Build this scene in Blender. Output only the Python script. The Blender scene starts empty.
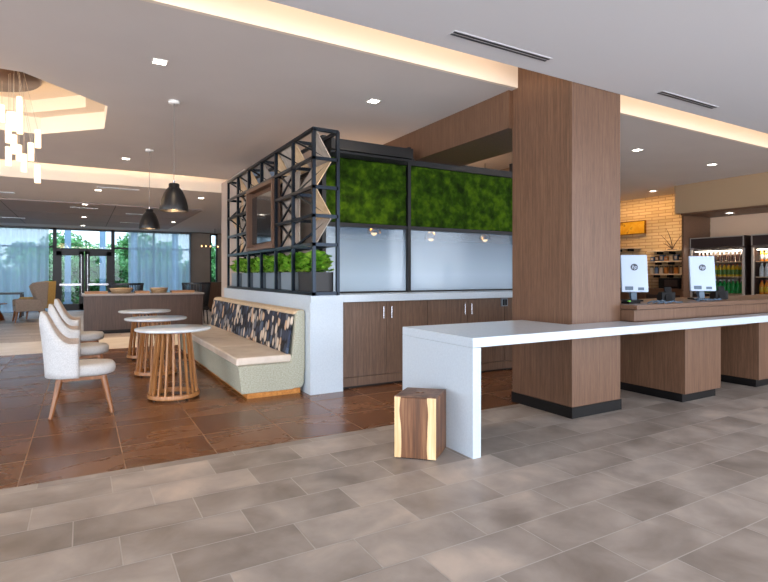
import bpy, math, random
from mathutils import Vector, Matrix, noise
random.seed(7)
PI = math.pi
SC = bpy.context.scene
COL = SC.collection

# ------------------------------------------------------------------ materials
def lin(c):
    r = []
    for v in c[:3]:
        v /= 255.0
        r.append(v/12.92 if v <= .04045 else ((v+.055)/1.055)**2.4)
    return (*r, 1.0)

def mat(name, col=(128, 128, 128), rough=.5, metal=0.0, spec=.5):
    m = bpy.data.materials.new(name); m.use_nodes = True
    b = m.node_tree.nodes['Principled BSDF']
    b.inputs['Base Color'].default_value = lin(col)
    b.inputs['Roughness'].default_value = rough
    b.inputs['Metallic'].default_value = metal
    b.inputs['Specular IOR Level'].default_value = spec
    return m

def nd(m, t, **kw):
    n = m.node_tree.nodes.new(t)
    for k, v in kw.items(): setattr(n, k, v)
    return n
def lk(m, a, b): m.node_tree.links.new(a, b)
def bsdf(m): return m.node_tree.nodes['Principled BSDF']

def ramp(m, fac, stops):
    r = nd(m, 'ShaderNodeValToRGB')
    el = r.color_ramp.elements
    while len(el) < len(stops): el.new(.5)
    for e, (p, c) in zip(el, stops): e.position = p; e.color = lin(c)
    lk(m, fac, r.inputs[0]); return r

def coords(m, scale=(1, 1, 1), rot=(0, 0, 0), kind='Object'):
    tc = nd(m, 'ShaderNodeTexCoord'); mp = nd(m, 'ShaderNodeMapping')
    mp.inputs['Scale'].default_value = scale; mp.inputs['Rotation'].default_value = rot
    lk(m, tc.outputs[kind], mp.inputs[0]); return mp.outputs[0]

def noisy(name, stops, scale=(1, 1, 1), nscale=5, detail=6, rough=.5, metal=0, bump=0, dist=0, spec=.5, rvar=None):
    m = mat(name, stops[0][1], rough, metal, spec)
    v = coords(m, scale)
    n = nd(m, 'ShaderNodeTexNoise'); n.inputs['Scale'].default_value = nscale
    n.inputs['Detail'].default_value = detail; n.inputs['Distortion'].default_value = dist
    lk(m, v, n.inputs['Vector'])
    r = ramp(m, n.outputs['Fac'], stops)
    lk(m, r.outputs[0], bsdf(m).inputs['Base Color'])
    if bump:
        b = nd(m, 'ShaderNodeBump'); b.inputs['Strength'].default_value = bump
        b.inputs['Distance'].default_value = .01
        lk(m, n.outputs['Fac'], b.inputs['Height']); lk(m, b.outputs[0], bsdf(m).inputs['Normal'])
    return m

def wood(name, c1, c2, c3, axis='z', rough=.45, s=1.0):
    """straight grained laminate: two noises stretched along one axis"""
    m = mat(name, c2, rough)
    st = {'z': (22*s, 22*s, .9*s), 'x': (.9*s, 22*s, 22*s), 'y': (22*s, .9*s, 22*s)}[axis]
    v = coords(m, st)
    n = nd(m, 'ShaderNodeTexNoise'); n.inputs['Scale'].default_value = 1.2; n.inputs['Detail'].default_value = 8
    n.inputs['Roughness'].default_value = .65
    lk(m, v, n.inputs['Vector'])
    n2 = nd(m, 'ShaderNodeTexNoise'); n2.inputs['Scale'].default_value = 6; n2.inputs['Detail'].default_value = 3
    lk(m, v, n2.inputs['Vector'])
    mx = nd(m, 'ShaderNodeMath', operation='MULTIPLY_ADD'); mx.inputs[1].default_value = .35
    lk(m, n2.outputs['Fac'], mx.inputs[0])
    m2 = nd(m, 'ShaderNodeMath', operation='MULTIPLY'); m2.inputs[1].default_value = .65
    lk(m, n.outputs['Fac'], m2.inputs[0]); lk(m, m2.outputs[0], mx.inputs[2])
    r = ramp(m, mx.outputs[0], [(.36, c1), (.5, c2), (.64, c3)])
    lk(m, r.outputs[0], bsdf(m).inputs['Base Color'])
    return m

def emis(name, col, strength):
    m = mat(name, col)
    b = bsdf(m); b.inputs['Emission Color'].default_value = lin(col); b.inputs['Emission Strength'].default_value = strength
    return m

def tilemat(name, stops, rough, nscale, var, bump=.05, stretch=(1, 1, 1), spec=.5):
    """per tile tint comes from the 'tint' attribute; veining shifts from tile to tile"""
    m = mat(name, stops[0][1], rough, 0, spec)
    at = nd(m, 'ShaderNodeAttribute', attribute_name='tint')
    tc = nd(m, 'ShaderNodeTexCoord'); mp = nd(m, 'ShaderNodeMapping'); mp.inputs['Scale'].default_value = stretch
    ad = nd(m, 'ShaderNodeVectorMath', operation='MULTIPLY_ADD'); ad.inputs[1].default_value = (37, 23, 11)
    lk(m, at.outputs['Color'], ad.inputs[0]); lk(m, tc.outputs['Object'], mp.inputs[0]); lk(m, mp.outputs[0], ad.inputs[2])
    n = nd(m, 'ShaderNodeTexNoise'); n.inputs['Scale'].default_value = nscale; n.inputs['Detail'].default_value = 9
    n.inputs['Roughness'].default_value = .55; n.inputs['Distortion'].default_value = .35
    lk(m, ad.outputs[0], n.inputs['Vector'])
    sp = nd(m, 'ShaderNodeSeparateColor'); lk(m, at.outputs['Color'], sp.inputs[0])
    a = nd(m, 'ShaderNodeMath', operation='MULTIPLY_ADD'); a.inputs[1].default_value = var; a.inputs[2].default_value = -var/2
    lk(m, sp.outputs[0], a.inputs[0])
    s = nd(m, 'ShaderNodeMath', operation='ADD'); lk(m, a.outputs[0], s.inputs[0]); lk(m, n.outputs['Fac'], s.inputs[1])
    r = ramp(m, s.outputs[0], stops); lk(m, r.outputs[0], bsdf(m).inputs['Base Color'])
    rr = nd(m, 'ShaderNodeMapRange'); rr.inputs['To Min'].default_value = rough-.08; rr.inputs['To Max'].default_value = rough+.12
    lk(m, n.outputs['Fac'], rr.inputs[0]); lk(m, rr.outputs[0], bsdf(m).inputs['Roughness'])
    if bump:
        b = nd(m, 'ShaderNodeBump'); b.inputs['Strength'].default_value = bump; b.inputs['Distance'].default_value = .01
        lk(m, n.outputs['Fac'], b.inputs['Height']); lk(m, b.outputs[0], bsdf(m).inputs['Normal'])
    return m

M = {}
M['grey_tile'] = tilemat('grey stone tile', [(.22, (112, 101, 92)), (.42, (138, 127, 118)), (.58, (156, 145, 136)), (.8, (184, 168, 154))], .42, 2.6, .2, bump=.03, spec=.45)
M['grout_light'] = mat('pale grout', (178, 170, 162), .8)
M['brown_tile'] = tilemat('brown stone tile', [(.2, (84, 50, 28)), (.45, (102, 64, 38)), (.6, (116, 76, 48)), (.85, (136, 96, 66))], .24, 1.6, .2, bump=0, stretch=(.7, 1.6, 1), spec=.5)
M['grout_brown'] = mat('brown grout', (156, 126, 102), .7)
M['plank'] = tilemat('pale plank floor', [(.25, (148, 138, 132)), (.5, (176, 164, 158)), (.75, (200, 190, 182))], .4, 2.5, .3, stretch=(.5, 4, 1))
M['grout_grey'] = mat('grey grout', (120, 112, 108), .8)
M['cream_strip'] = noisy('cream stone strip', [(.3, (216, 204, 190)), (.7, (236, 226, 214))], (1, 1, 1), 3, rough=.3)
M['ceil'] = noisy('ceiling paint', [(.3, (206, 199, 195)), (.7, (210, 203, 199))], nscale=1.5, rough=.9, spec=.2)
M['ceil_near'] = mat('near ceiling paint', (206, 204, 206), .9, spec=.2)
M['cream'] = mat('cream paint', (232, 220, 204), .9, spec=.2)
M['dark_ceil'] = mat('dark acoustic ceiling', (158, 144, 138), .7)
M['dark_seam'] = mat('acoustic seam', (100, 94, 94), .8)
M['taupe'] = noisy('taupe wall', [(.3, (142, 126, 112)), (.7, (150, 134, 120))], nscale=2, rough=.8)
M['wall_white'] = mat('pale blue wall paint', (128, 146, 168), .7)
M['tan_wall'] = mat('tan wall paint', (214, 184, 156), .8)
M['screen_wall'] = mat('pinkish grey wall paint', (176, 162, 152), .8)
M['header'] = mat('tan header paint', (166, 140, 110), .8)
M['quartz'] = noisy('white quartz', [(.35, (184, 196, 207)), (.65, (191, 203, 213))], nscale=60, rough=.22)
M['wood'] = wood('brown laminate', (84, 58, 41), (101, 72, 53), (116, 86, 65), s=1.9)
M['wood_x'] = wood('brown laminate across', (84, 58, 41), (99, 71, 52), (114, 84, 64), 'x', s=1.9)
M['wood_y'] = wood('brown laminate along', (78, 52, 37), (98, 69, 50), (114, 84, 63), 'y', s=1.9)
M['wood_cab'] = wood('cabinet laminate', (82, 60, 46), (102, 77, 60), (120, 93, 74), s=1.8)
M['wood_island'] = wood('island laminate', (56, 44, 42), (70, 56, 52), (84, 68, 62), s=1.6)
M['island_top'] = mat('grey island top', (136, 130, 130), .3)
M['black'] = mat('black plinth', (12, 11, 12), .45, 0, .3)
M['steel'] = mat('blackened steel', (34, 41, 50), .3, .8)
M['black_metal'] = mat('matt black metal', (16, 16, 18), .5, .1)
M['chrome'] = mat('brushed chrome', (200, 200, 205), .25, 1)
M['moss'] = noisy('preserved moss', [(.3, (20, 36, 2)), (.5, (40, 66, 4)), (.72, (70, 98, 10))], nscale=9, detail=10, rough=.95, bump=.6, spec=.15)
M['leaf'] = noisy('basil leaf', [(.3, (60, 122, 24)), (.5, (112, 172, 44)), (.7, (176, 214, 84))], nscale=14, rough=.45)
M['pot'] = mat('charcoal planter', (42, 41, 43), .5)
M['pot_pale'] = mat('grey blue planter', (116, 128, 138), .4)
M['soil'] = mat('soil', (50, 36, 26), .95)
M['mirror'] = mat('tinted mirror', (150, 150, 152), .08, 1)
M['tan_panel'] = noisy('tan veneer', [(.3, (196, 164, 126)), (.7, (216, 188, 150))], (3, 3, 3), rough=.5)
M['stone_panel'] = noisy('grey veneer', [(.3, (150, 138, 126)), (.7, (176, 164, 152))], (4, 4, 1), rough=.5)
M['oak'] = wood('golden ash', (138, 88, 44), (164, 110, 62), (186, 134, 82), 'z', .35)
M['oak_dark'] = wood('amber oak', (104, 60, 28), (130, 80, 40), (150, 98, 54), 'z', .35)
M['table_white'] = noisy('white marble top', [(.3, (188, 196, 204)), (.6, (212, 218, 224))], nscale=3, rough=.15, dist=2)
M['fabric'] = noisy('oatmeal weave', [(.35, (178, 178, 178)), (.65, (204, 204, 204))], nscale=140, rough=.9, bump=.25)
M['fabric_in'] = noisy('warm oatmeal weave', [(.35, (170, 154, 142)), (.65, (194, 178, 166))], nscale=140, rough=.9, bump=.25)
M['bench_fab'] = noisy('sage grey weave', [(.32, (156, 156, 138)), (.5, (170, 170, 152)), (.68, (184, 184, 168))], (1, 1, 1.5), 60, rough=.9, bump=.25)
M['bench_top'] = noisy('tan weave', [(.35, (184, 160, 130)), (.65, (206, 184, 154))], nscale=60, rough=.9)
M['seat_vinyl'] = noisy('ivory vinyl', [(.35, (206, 192, 176)), (.65, (220, 208, 194))], nscale=6, rough=.4)
M['orange_ply'] = wood('orange plinth wood', (170, 104, 40), (196, 128, 56), (214, 150, 78), 'y', .4)
M['walnut'] = wood('live edge walnut', (64, 38, 22), (108, 70, 44), (150, 106, 72), 'z', .4, .5)
M['walnut_top'] = noisy('walnut end grain', [(.3, (70, 48, 36)), (.55, (104, 76, 60)), (.8, (134, 102, 82))], nscale=9, rough=.5, dist=1.5)
M['sapwood'] = wood('pale sapwood', (206, 164, 112), (226, 190, 142), (238, 208, 166), 'z', .45)
M['lamp_black'] = mat('lamp black', (22, 21, 22), .4, .1)
M['lamp_inside'] = emis('lamp inside glow', (255, 196, 130), 2.2)
M['white_metal'] = mat('white metal', (230, 228, 224), .4)
M['down_glow'] = emis('downlight lens', (255, 244, 228), 9)
M['led'] = emis('cove led', (255, 214, 160), 12)
M['crystal'] = emis('lit glass rod', (255, 228, 192), .75)
M['bronze'] = mat('bronze canopy', (84, 62, 50), .35, .6)
M['cord'] = mat('cord', (120, 110, 104), .5)
M['cord_pale'] = mat('pale suspension wire', (190, 176, 156), .5)
M['brass'] = mat('brass', (190, 140, 70), .25, 1)
M['frame_black'] = mat('black window frame', (34, 36, 42), .4)
M['frame_blue'] = mat('exterior column paint', (84, 110, 134), .6)
M['curtain_rail'] = mat('curtain rail', (90, 92, 96), .5)
M['wing_fab'] = noisy('taupe weave', [(.35, (140, 124, 112)), (.65, (160, 144, 130))], nscale=60, rough=.9)
M['wing_gold'] = noisy('mustard weave', [(.35, (176, 142, 78)), (.65, (198, 168, 104))], nscale=60, rough=.9)
M['copper'] = mat('copper', (150, 90, 56), .3, .9)
M['dark_table'] = mat('dark table', (66, 62, 64), .4)
M['wicker'] = noisy('wicker', [(.35, (170, 140, 104)), (.65, (206, 180, 146))], (1, 1, 4), 40, rough=.8, bump=.4)
M['tray_wood'] = wood('tray wood', (130, 92, 62), (160, 120, 86), (186, 148, 112), 'x')
M['charcoal'] = mat('charcoal leather', (44, 46, 52), .45)
M['pos_white'] = mat('white plastic', (176, 192, 212), .35)
M['pos_logo'] = mat('logo grey', (50, 56, 70), .4)
M['pos_black'] = mat('black plastic', (10, 10, 12), .6, 0, .25)
M['cable'] = mat('blue grey cable', (70, 92, 112), .45)
M['green_light'] = mat('green plastic', (110, 200, 60), .4)
M['cooler_dark'] = mat('cooler header', (48, 36, 34), .4)
M['cooler_in'] = mat('cooler interior', (196, 184, 170), .5)
M['cooler_led'] = emis('cooler tube', (255, 240, 220), 6)
M['sign'] = noisy('amber picture', [(.4, (222, 160, 24)), (.58, (232, 180, 50)), (.68, (170, 112, 24))], nscale=6, rough=.5)
M['shelf_pale'] = mat('pale shelf', (206, 184, 156), .5)
M['plate'] = mat('grey outlet plate', (112, 122, 132), .4)
M['door_alu'] = mat('silver door frame', (176, 168, 160), .35, .4)
M['vent'] = mat('vent slot', (46, 46, 50), .5)
M['screen'] = mat('dark screen', (22, 22, 24), .06, 0, .9)
M['bark'] = mat('bark', (80, 64, 52), .9)
M['tree_leaf'] = noisy('tree leaf', [(.35, (34, 88, 44)), (.5, (62, 120, 62)), (.7, (112, 160, 100))], nscale=2, rough=.6)
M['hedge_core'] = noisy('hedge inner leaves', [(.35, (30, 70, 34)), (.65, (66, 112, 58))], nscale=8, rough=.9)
M['ground'] = noisy('paved terrace', [(.35, (104, 112, 120)), (.65, (124, 132, 140))], nscale=3, rough=.8)
M['grass'] = noisy('lawn', [(.35, (70, 110, 60)), (.65, (100, 140, 84))], nscale=3, rough=.9)

# brick: cream split face ledger on the YZ plane
m = mat('cream brick', (220, 186, 130), .75)
tc = nd(m, 'ShaderNodeTexCoord'); sx = nd(m, 'ShaderNodeSeparateXYZ'); cx = nd(m, 'ShaderNodeCombineXYZ')
lk(m, tc.outputs['Object'], sx.inputs[0]); lk(m, sx.outputs[1], cx.inputs[0]); lk(m, sx.outputs[2], cx.inputs[1])
br = nd(m, 'ShaderNodeTexBrick'); br.inputs['Scale'].default_value = 1; br.inputs['Brick Width'].default_value = .34
br.inputs['Row Height'].default_value = .075; br.inputs['Mortar Size'].default_value = .009
br.inputs['Color1'].default_value = lin((206, 180, 140)); br.inputs['Color2'].default_value = lin((188, 162, 122)); br.inputs['Mortar'].default_value = lin((160, 130, 92))
lk(m, cx.outputs[0], br.inputs['Vector']); lk(m, br.outputs['Color'], bsdf(m).inputs['Base Color'])
bp = nd(m, 'ShaderNodeBump'); bp.inputs['Strength'].default_value = .8; bp.inputs['Distance'].default_value = .02; bp.invert = True
lk(m, br.outputs['Fac'], bp.inputs['Height']); lk(m, bp.outputs[0], bsdf(m).inputs['Normal'])
M['brick'] = m

# leaf patterned upholstery
m = mat('leaf print fabric', (90, 90, 100), .85)
v = coords(m, (1, 11.5, 7), (0.3, 0, 0))
vo = nd(m, 'ShaderNodeTexVoronoi'); vo.inputs['Scale'].default_value = 1.15; vo.inputs['Randomness'].default_value = .75
lk(m, v, vo.inputs['Vector'])
r1 = ramp(m, vo.outputs['Color'], [(.0, (34, 40, 56)), (.28, (50, 58, 76)), (.4, (92, 98, 110)), (.48, (150, 146, 142)), (.56, (190, 160, 132)), (.66, (204, 190, 172)), (.76, (72, 86, 106))])
r1.color_ramp.interpolation = 'CONSTANT'
r2 = ramp(m, vo.outputs['Distance'], [(.0, (255, 255, 255)), (.48, (255, 255, 255)), (.6, (60, 66, 80))])
mxx = nd(m, 'ShaderNodeMix', data_type='RGBA', blend_type='MULTIPLY'); mxx.inputs[0].default_value = 1
lk(m, r1.outputs[0], mxx.inputs[6]); lk(m, r2.outputs[0], mxx.inputs[7]); lk(m, mxx.outputs[2], bsdf(m).inputs['Base Color'])
M['leaf_print'] = m

# sheer curtain
m = bpy.data.materials.new('sheer curtain'); m.use_nodes = True
nt = m.node_tree; nt.nodes.clear()
out = nt.nodes.new('ShaderNodeOutputMaterial'); mx = nt.nodes.new('ShaderNodeMixShader'); tr = nt.nodes.new('ShaderNodeBsdfTransparent')
tl = nt.nodes.new('ShaderNodeBsdfTranslucent'); df = nt.nodes.new('ShaderNodeBsdfDiffuse'); m2 = nt.nodes.new('ShaderNodeMixShader')
for b in (tl, df): b.inputs['Color'].default_value = lin((208, 222, 238))
m2.inputs[0].default_value = .3; nt.links.new(tl.outputs[0], m2.inputs[1]); nt.links.new(df.outputs[0], m2.inputs[2])
mx.inputs[0].default_value = .7; nt.links.new(tr.outputs[0], mx.inputs[1]); nt.links.new(m2.outputs[0], mx.inputs[2]); nt.links.new(mx.outputs[0], out.inputs[0])
M['sheer'] = m

def glass(name, tint=(236, 246, 248), refl=.02):
    m = bpy.data.materials.new(name); m.use_nodes = True
    nt = m.node_tree; nt.nodes.clear()
    out = nt.nodes.new('ShaderNodeOutputMaterial'); mx = nt.nodes.new('ShaderNodeMixShader')
    tr = nt.nodes.new('ShaderNodeBsdfTransparent'); tr.inputs[0].default_value = lin(tint)
    gl = nt.nodes.new('ShaderNodeBsdfGlossy'); gl.inputs['Roughness'].default_value = .02
    mx.inputs[0].default_value = refl
    nt.links.new(tr.outputs[0], mx.inputs[1]); nt.links.new(gl.outputs[0], mx.inputs[2]); nt.links.new(mx.outputs[0], out.inputs[0])
    return m
M['glass'] = glass('window glass')
M['cooler_glass'] = glass('cooler door glass', (235, 235, 235), .05)

# gradient frosted film: clear at the top, opaque white at the bottom
m = bpy.data.materials.new('frosted film glass'); m.use_nodes = True
nt = m.node_tree; nt.nodes.clear()
out = nt.nodes.new('ShaderNodeOutputMaterial'); mx = nt.nodes.new('ShaderNodeMixShader'); mg = nt.nodes.new('ShaderNodeMixShader')
tr = nt.nodes.new('ShaderNodeBsdfTransparent'); tr.inputs[0].default_value = lin((225, 236, 244))
df = nt.nodes.new('ShaderNodeBsdfDiffuse'); df.inputs[0].default_value = lin((168, 188, 206))
gl = nt.nodes.new('ShaderNodeBsdfGlossy'); gl.inputs['Roughness'].default_value = .12
tc = nt.nodes.new('ShaderNodeTexCoord'); sp = nt.nodes.new('ShaderNodeSeparateXYZ'); mr = nt.nodes.new('ShaderNodeMapRange')
mr.inputs['From Min'].default_value = 1.3; mr.inputs['From Max'].default_value = 1.95; mr.inputs['To Min'].default_value = 1.0; mr.inputs['To Max'].default_value = .1
nt.links.new(tc.outputs['Object'], sp.inputs[0]); nt.links.new(sp.outputs[2], mr.inputs[0]); nt.links.new(mr.outputs[0], mx.inputs[0])
nt.links.new(tr.outputs[0], mx.inputs[1]); nt.links.new(df.outputs[0], mx.inputs[2])
mg.inputs[0].default_value = .04
nt.links.new(mx.outputs[0], mg.inputs[1]); nt.links.new(gl.outputs[0], mg.inputs[2]); nt.links.new(mg.outputs[0], out.inputs[0])
M['frost'] = m

# ------------------------------------------------------------------ mesh builder
class B:
    def __init__(s): s.v = []; s.f = []; s.m = []; s.sm = []
    def add(s, vs, fs, mi=0, smooth=False):
        o = len(s.v); s.v += [tuple(p) for p in vs]
        for f in fs: s.f.append([o+i for i in f]); s.m.append(mi); s.sm.append(smooth)
        return s
    def box(s, a, b, mi=0):
        x0, y0, z0 = a; x1, y1, z1 = b
        vs = [(x0, y0, z0), (x1, y0, z0), (x1, y1, z0), (x0, y1, z0), (x0, y0, z1), (x1, y0, z1), (x1, y1, z1), (x0, y1, z1)]
        return s.add(vs, [(0, 3, 2, 1), (4, 5, 6, 7), (0, 1, 5, 4), (1, 2, 6, 5), (2, 3, 7, 6), (3, 0, 4, 7)], mi)
    def bar(s, p, q, w=.03, h=None, mi=0, up=(0, 0, 1)):
        h = h or w
        p = Vector(p); q = Vector(q); d = (q-p).normalized(); u = Vector(up)
        if abs(d.dot(u)) > .98: u = Vector((0, 1, 0))
        a = d.cross(u).normalized()*w/2; b = a.cross(d).normalized()*h/2
        vs = [p-a-b, p+a-b, p+a+b, p-a+b, q-a-b, q+a-b, q+a+b, q-a+b]
        return s.add(vs, [(0, 3, 2, 1), (4, 5, 6, 7), (0, 1, 5, 4), (1, 2, 6, 5), (2, 3, 7, 6), (3, 0, 4, 7)], mi)
    def tube(s, p, q, r0, r1=None, n=14, mi=0, cap=True):
        r1 = r0 if r1 is None else r1
        p = Vector(p); q = Vector(q); d = (q-p).normalized(); u = Vector((0, 0, 1)) if abs(d.z) < .98 else Vector((1, 0, 0))
        a = d.cross(u).normalized(); b = d.cross(a).normalized()
        vs = []
        for c, r in ((p, r0), (q, r1)):
            for i in range(n):
                t = 2*PI*i/n; vs.append(c+a*math.cos(t)*r+b*math.sin(t)*r)
        fs = [(i, (i+1) % n, n+(i+1) % n, n+i) for i in range(n)]
        s.add(vs, fs, mi, True)
        if cap:
            s.add(vs[:n], [tuple(range(n))], mi); s.add(vs[n:], [tuple(reversed(range(n)))], mi)
        return s
    def lathe(s, prof, n=32, c=(0, 0, 0), mi=0, smooth=True, close=False):
        vs = []
        for r, z in prof:
            for i in range(n):
                t = 2*PI*i/n; vs.append((c[0]+r*math.cos(t), c[1]+r*math.sin(t), c[2]+z))
        k = len(prof); fs = []
        for j in range(k if close else k-1):
            a = j*n; b = ((j+1) % k)*n
            fs += [(a+i, a+(i+1) % n, b+(i+1) % n, b+i) for i in range(n)]
        return s.add(vs, fs, mi, smooth)
    def prism(s, poly, lo, hi, axis='z', mi=0):
        n = len(poly)
        def P(a, b, t): return {'z': (a, b, t), 'y': (a, t, b), 'x': (t, a, b)}[axis]
        vs = [P(a, b, lo) for a, b in poly]+[P(a, b, hi) for a, b in poly]
        return s.add(vs, [tuple(reversed(range(n))), tuple(range(n, 2*n))]+[(i, (i+1) % n, n+(i+1) % n, n+i) for i in range(n)], mi)
    def obj(s, name, mt, parent=None, bevel=0, smooth=False, seg=2, loc=None, fixn=True, subsurf=0):
        me = bpy.data.meshes.new(name); me.from_pydata(s.v, [], s.f)
        mts = mt if isinstance(mt, (list, tuple)) else [mt]
        for k in mts: me.materials.append(M[k])
        me.polygons.foreach_set('material_index', s.m)
        me.polygons.foreach_set('use_smooth', [smooth or x for x in s.sm])
        me.update()
        if fixn:
            import bmesh
            bm = bmesh.new(); bm.from_mesh(me)
            if subsurf: bmesh.ops.remove_doubles(bm, verts=bm.verts, dist=1e-5)
            bmesh.ops.recalc_face_normals(bm, faces=bm.faces); bm.to_mesh(me); bm.free()
        o = bpy.data.objects.new(name, me); COL.objects.link(o)
        if parent: o.parent = parent
        if loc: o.location = loc
        if bevel:
            md = o.modifiers.new('bevel', 'BEVEL'); md.width = bevel; md.segments = seg; md.limit_method = 'ANGLE'; md.angle_limit = .6
            me.polygons.foreach_set('use_smooth', [True]*len(me.polygons))
            md.harden_normals = True
        if subsurf:
            md = o.modifiers.new('sub', 'SUBSURF'); md.levels = subsurf; md.render_levels = subsurf
        return o

def thing(name, label, cat, loc=(0, 0, 0), rz=0, group=None):
    o = bpy.data.objects.new(name, None); COL.objects.link(o); o.location = loc; o.rotation_euler = (0, 0, rz)
    o.empty_display_size = .1
    return tag(o, label, cat, group)
def tag(o, label, cat, group=None, kind=None):
    o['label'] = label; o['category'] = cat
    if group: o['group'] = group
    if kind: o['kind'] = kind
    return o
def struct(o, label=None):
    o['kind'] = 'structure'
    if label: o['label'] = label
    return o
def dup(root, loc, rz=None, label=None, group=None):
    r = root.copy(); COL.objects.link(r); r.location = loc
    if rz is not None: r.rotation_euler = (0, 0, rz)
    if label: r['label'] = label
    if group: r['group'] = group
    for ch in list(root.children):
        c = ch.copy(); COL.objects.link(c); c.parent = r
        for g in list(ch.children):
            d = g.copy(); COL.objects.link(d); d.parent = c
    return r
def light(name, kind, loc, power, col=(255, 230, 200), size=.1, sy=None, rot=(0, 0, 0), spot=None, blend=.6, spread=None):
    l = bpy.data.lights.new(name, kind); l.energy = power; l.color = lin(col)[:3]
    if kind == 'AREA':
        l.size = size
        if sy: l.shape = 'RECTANGLE'; l.size_y = sy
        if spread: l.spread = spread
    else: l.shadow_soft_size = size
    if spot: l.spot_size = spot; l.spot_blend = blend
    o = bpy.data.objects.new(name, l); COL.objects.link(o); o.location = loc; o.rotation_euler = rot
    return o

# ------------------------------------------------------------------ camera
F = 525.4
cam = bpy.data.cameras.new('camera'); co = bpy.data.objects.new('camera', cam); COL.objects.link(co)
cam.sensor_width = 36; cam.lens = F*36/768; cam.shift_y = -16/768; cam.clip_end = 200; cam.clip_start = .05
co.location = (0, 0, 1.3); co.rotation_euler = (PI/2, 0, -math.atan2(302, F))
SC.camera = co

# ------------------------------------------------------------------ floors
def tiled(name, x0, x1, y0, y1, w, h, offs, ox, oy, gap, tile, grout, z=0.0, gy=None):
    gy = gy or gap
    b = B(); b.box((x0, y0, z-.05), (x1, y1, z-.0015), 1)
    tints = [0]*6
    k = math.floor((y0-oy)/h)
    while oy+k*h < y1:
        ya = max(y0, oy+k*h+gy/2); yb = min(y1, oy+(k+1)*h-gy/2)
        if yb-ya > .01:
            off = offs(k)
            i = math.floor((x0-ox-off)/w)
            while ox+off+i*w < x1:
                xa = max(x0, ox+off+i*w+gap/2); xb = min(x1, ox+off+(i+1)*w-gap/2)
                if xb-xa > .01:
                    b.add([(xa, ya, z), (xb, ya, z), (xb, yb, z), (xa, yb, z)], [(0, 1, 2, 3)], 0); tints.append(1)
                i += 1
        k += 1
    o = b.obj(name, [tile, grout], fixn=False)
    me = o.data; a = me.color_attributes.new('tint', 'FLOAT_COLOR', 'CORNER')
    for p in me.polygons:
        c = (random.random(), random.random(), random.random(), 1)
        for li in p.loop_indices: a.data[li].color = c
    return struct(o)
tiled('floor', -9, 12, -3.5, 3.82, .6, .3, lambda k: (-.2*k) % .6, .76-.6, 3.52, .006, 'grey_tile', 'grout_light')
tiled('floor', 5.3, 12, 3.92, 5.9, .6, .3, lambda k: (-.2*k) % .6, .76-.6, 3.92, .006, 'grey_tile', 'grout_light')
tiled('trim_1', -9, 12, 3.82, 3.92, .6, .1, lambda k: 0, .36, 3.82, .006, 'grey_tile', 'grout_light')
tiled('floor', -9, 5.3, 3.92, 6.0, .6, .6, lambda k: 0, .255, 3.84, .008, 'brown_tile', 'grout_brown', gy=.014)
tiled('floor', -9, 2.5, 6.0, 10.4, .6, .6, lambda k: 0, .255, 3.84, .008, 'brown_tile', 'grout_brown', gy=.014)
struct(B().box((-9, 10.4, -.05), (6.5, 12.3, 0)).obj('trim_2', 'cream_strip'))
tiled('floor', -9, 6.5, 12.3, 22, 1.2, .2, lambda k: (k*.37) % 1.2, 0, 12.3, .004, 'plank', 'grout_grey')
tiled('floor', 6.5, 12, 5.92, 9.6, .6, .3, lambda k: (-.2*k) % .6, .76-.6, 3.92, .006, 'grey_tile', 'grout_light')
# ------------------------------------------------------------------ ceilings
NEAR, MAIN, FAR = 3.044, 3.2, 3.0
struct(B().box((-9, -3.5, NEAR), (12, 3.262, NEAR+.07)).obj('ceiling', 'ceil_near'))
def cove(y0, y1, zf, ztop, yled, ):
    b = B(); b.box((-9, y1, zf), (12, y1+.04, ztop)); b.box((-9, y0-.6, ztop), (12, y1+.04, ztop+.04)); b.box((-9, y0-.64, zf+.05), (12, y0-.6, ztop+.04))
    return b
struct(cove(3.262, 3.95, MAIN, 3.62, 0).obj('trim_4', 'cream'))
cx0, cy0, ap = -1.0, 7.2, 1.25
hs = ap*math.tan(PI/8)
def octo(a, c=(cx0, cy0)):
    h = a*math.tan(PI/8)
    return [(c[0]+x, c[1]+y) for x, y in ((a, -h), (a, h), (h, a), (-h, a), (-a, h), (-a, -h), (-h, -a), (h, -a))]
b = B(); z = MAIN
def q(x0, y0, x1, y1): b.add([(x0, y0, z), (x1, y0, z), (x1, y1, z), (x0, y1, z)], [(0, 1, 2, 3)])
X0, X1, Y0, Y1 = cx0-ap, cx0+ap, cy0-ap, cy0+ap
q(-9, 3.99, 12, Y0); q(-9, Y0, X0, Y1); q(X1, Y0, 12, Y1); q(-9, Y1, 12, 10.6)
for sx_ in (-1, 1):
    for sy_ in (-1, 1):
        b.add([(cx0+sx_*ap, cy0+sy_*ap, z), (cx0+sx_*hs, cy0+sy_*ap, z), (cx0+sx_*ap, cy0+sy_*hs, z)], [(0, 1, 2)])
for x, y in ((12, 10.6), ):
    b.box((-9, 10.57, z), (12, 10.6, z+.08))
struct(b.obj('ceiling', 'ceil', fixn=False))
b = B(); o1 = octo(ap); o2 = octo(1.04)
def ring(pa, za, pb, zb):
    n = 8; b.add([(x, y, za) for x, y in pa]+[(x, y, zb) for x, y in pb], [(i, (i+1) % n, n+(i+1) % n, n+i) for i in range(n)])
ring(o1, MAIN, o1, 3.42); ring(o1, 3.42, o2, 3.42); ring(o2, 3.42, o2, 3.58); b.add([(x, y, 3.58) for x, y in o2], [tuple(range(8))])
struct(b.obj('trim_5', 'cream', fixn=False))
b = B(); b.box((-9, 11.1, FAR), (6.5, 11.14, 3.6)); b.box((-9, 10.0, 3.6), (6.5, 11.14, 3.64)); b.box((-9, 9.96, 3.25), (6.5, 10, 3.64))
struct(b.obj('trim_6', 'cream'))
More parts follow.
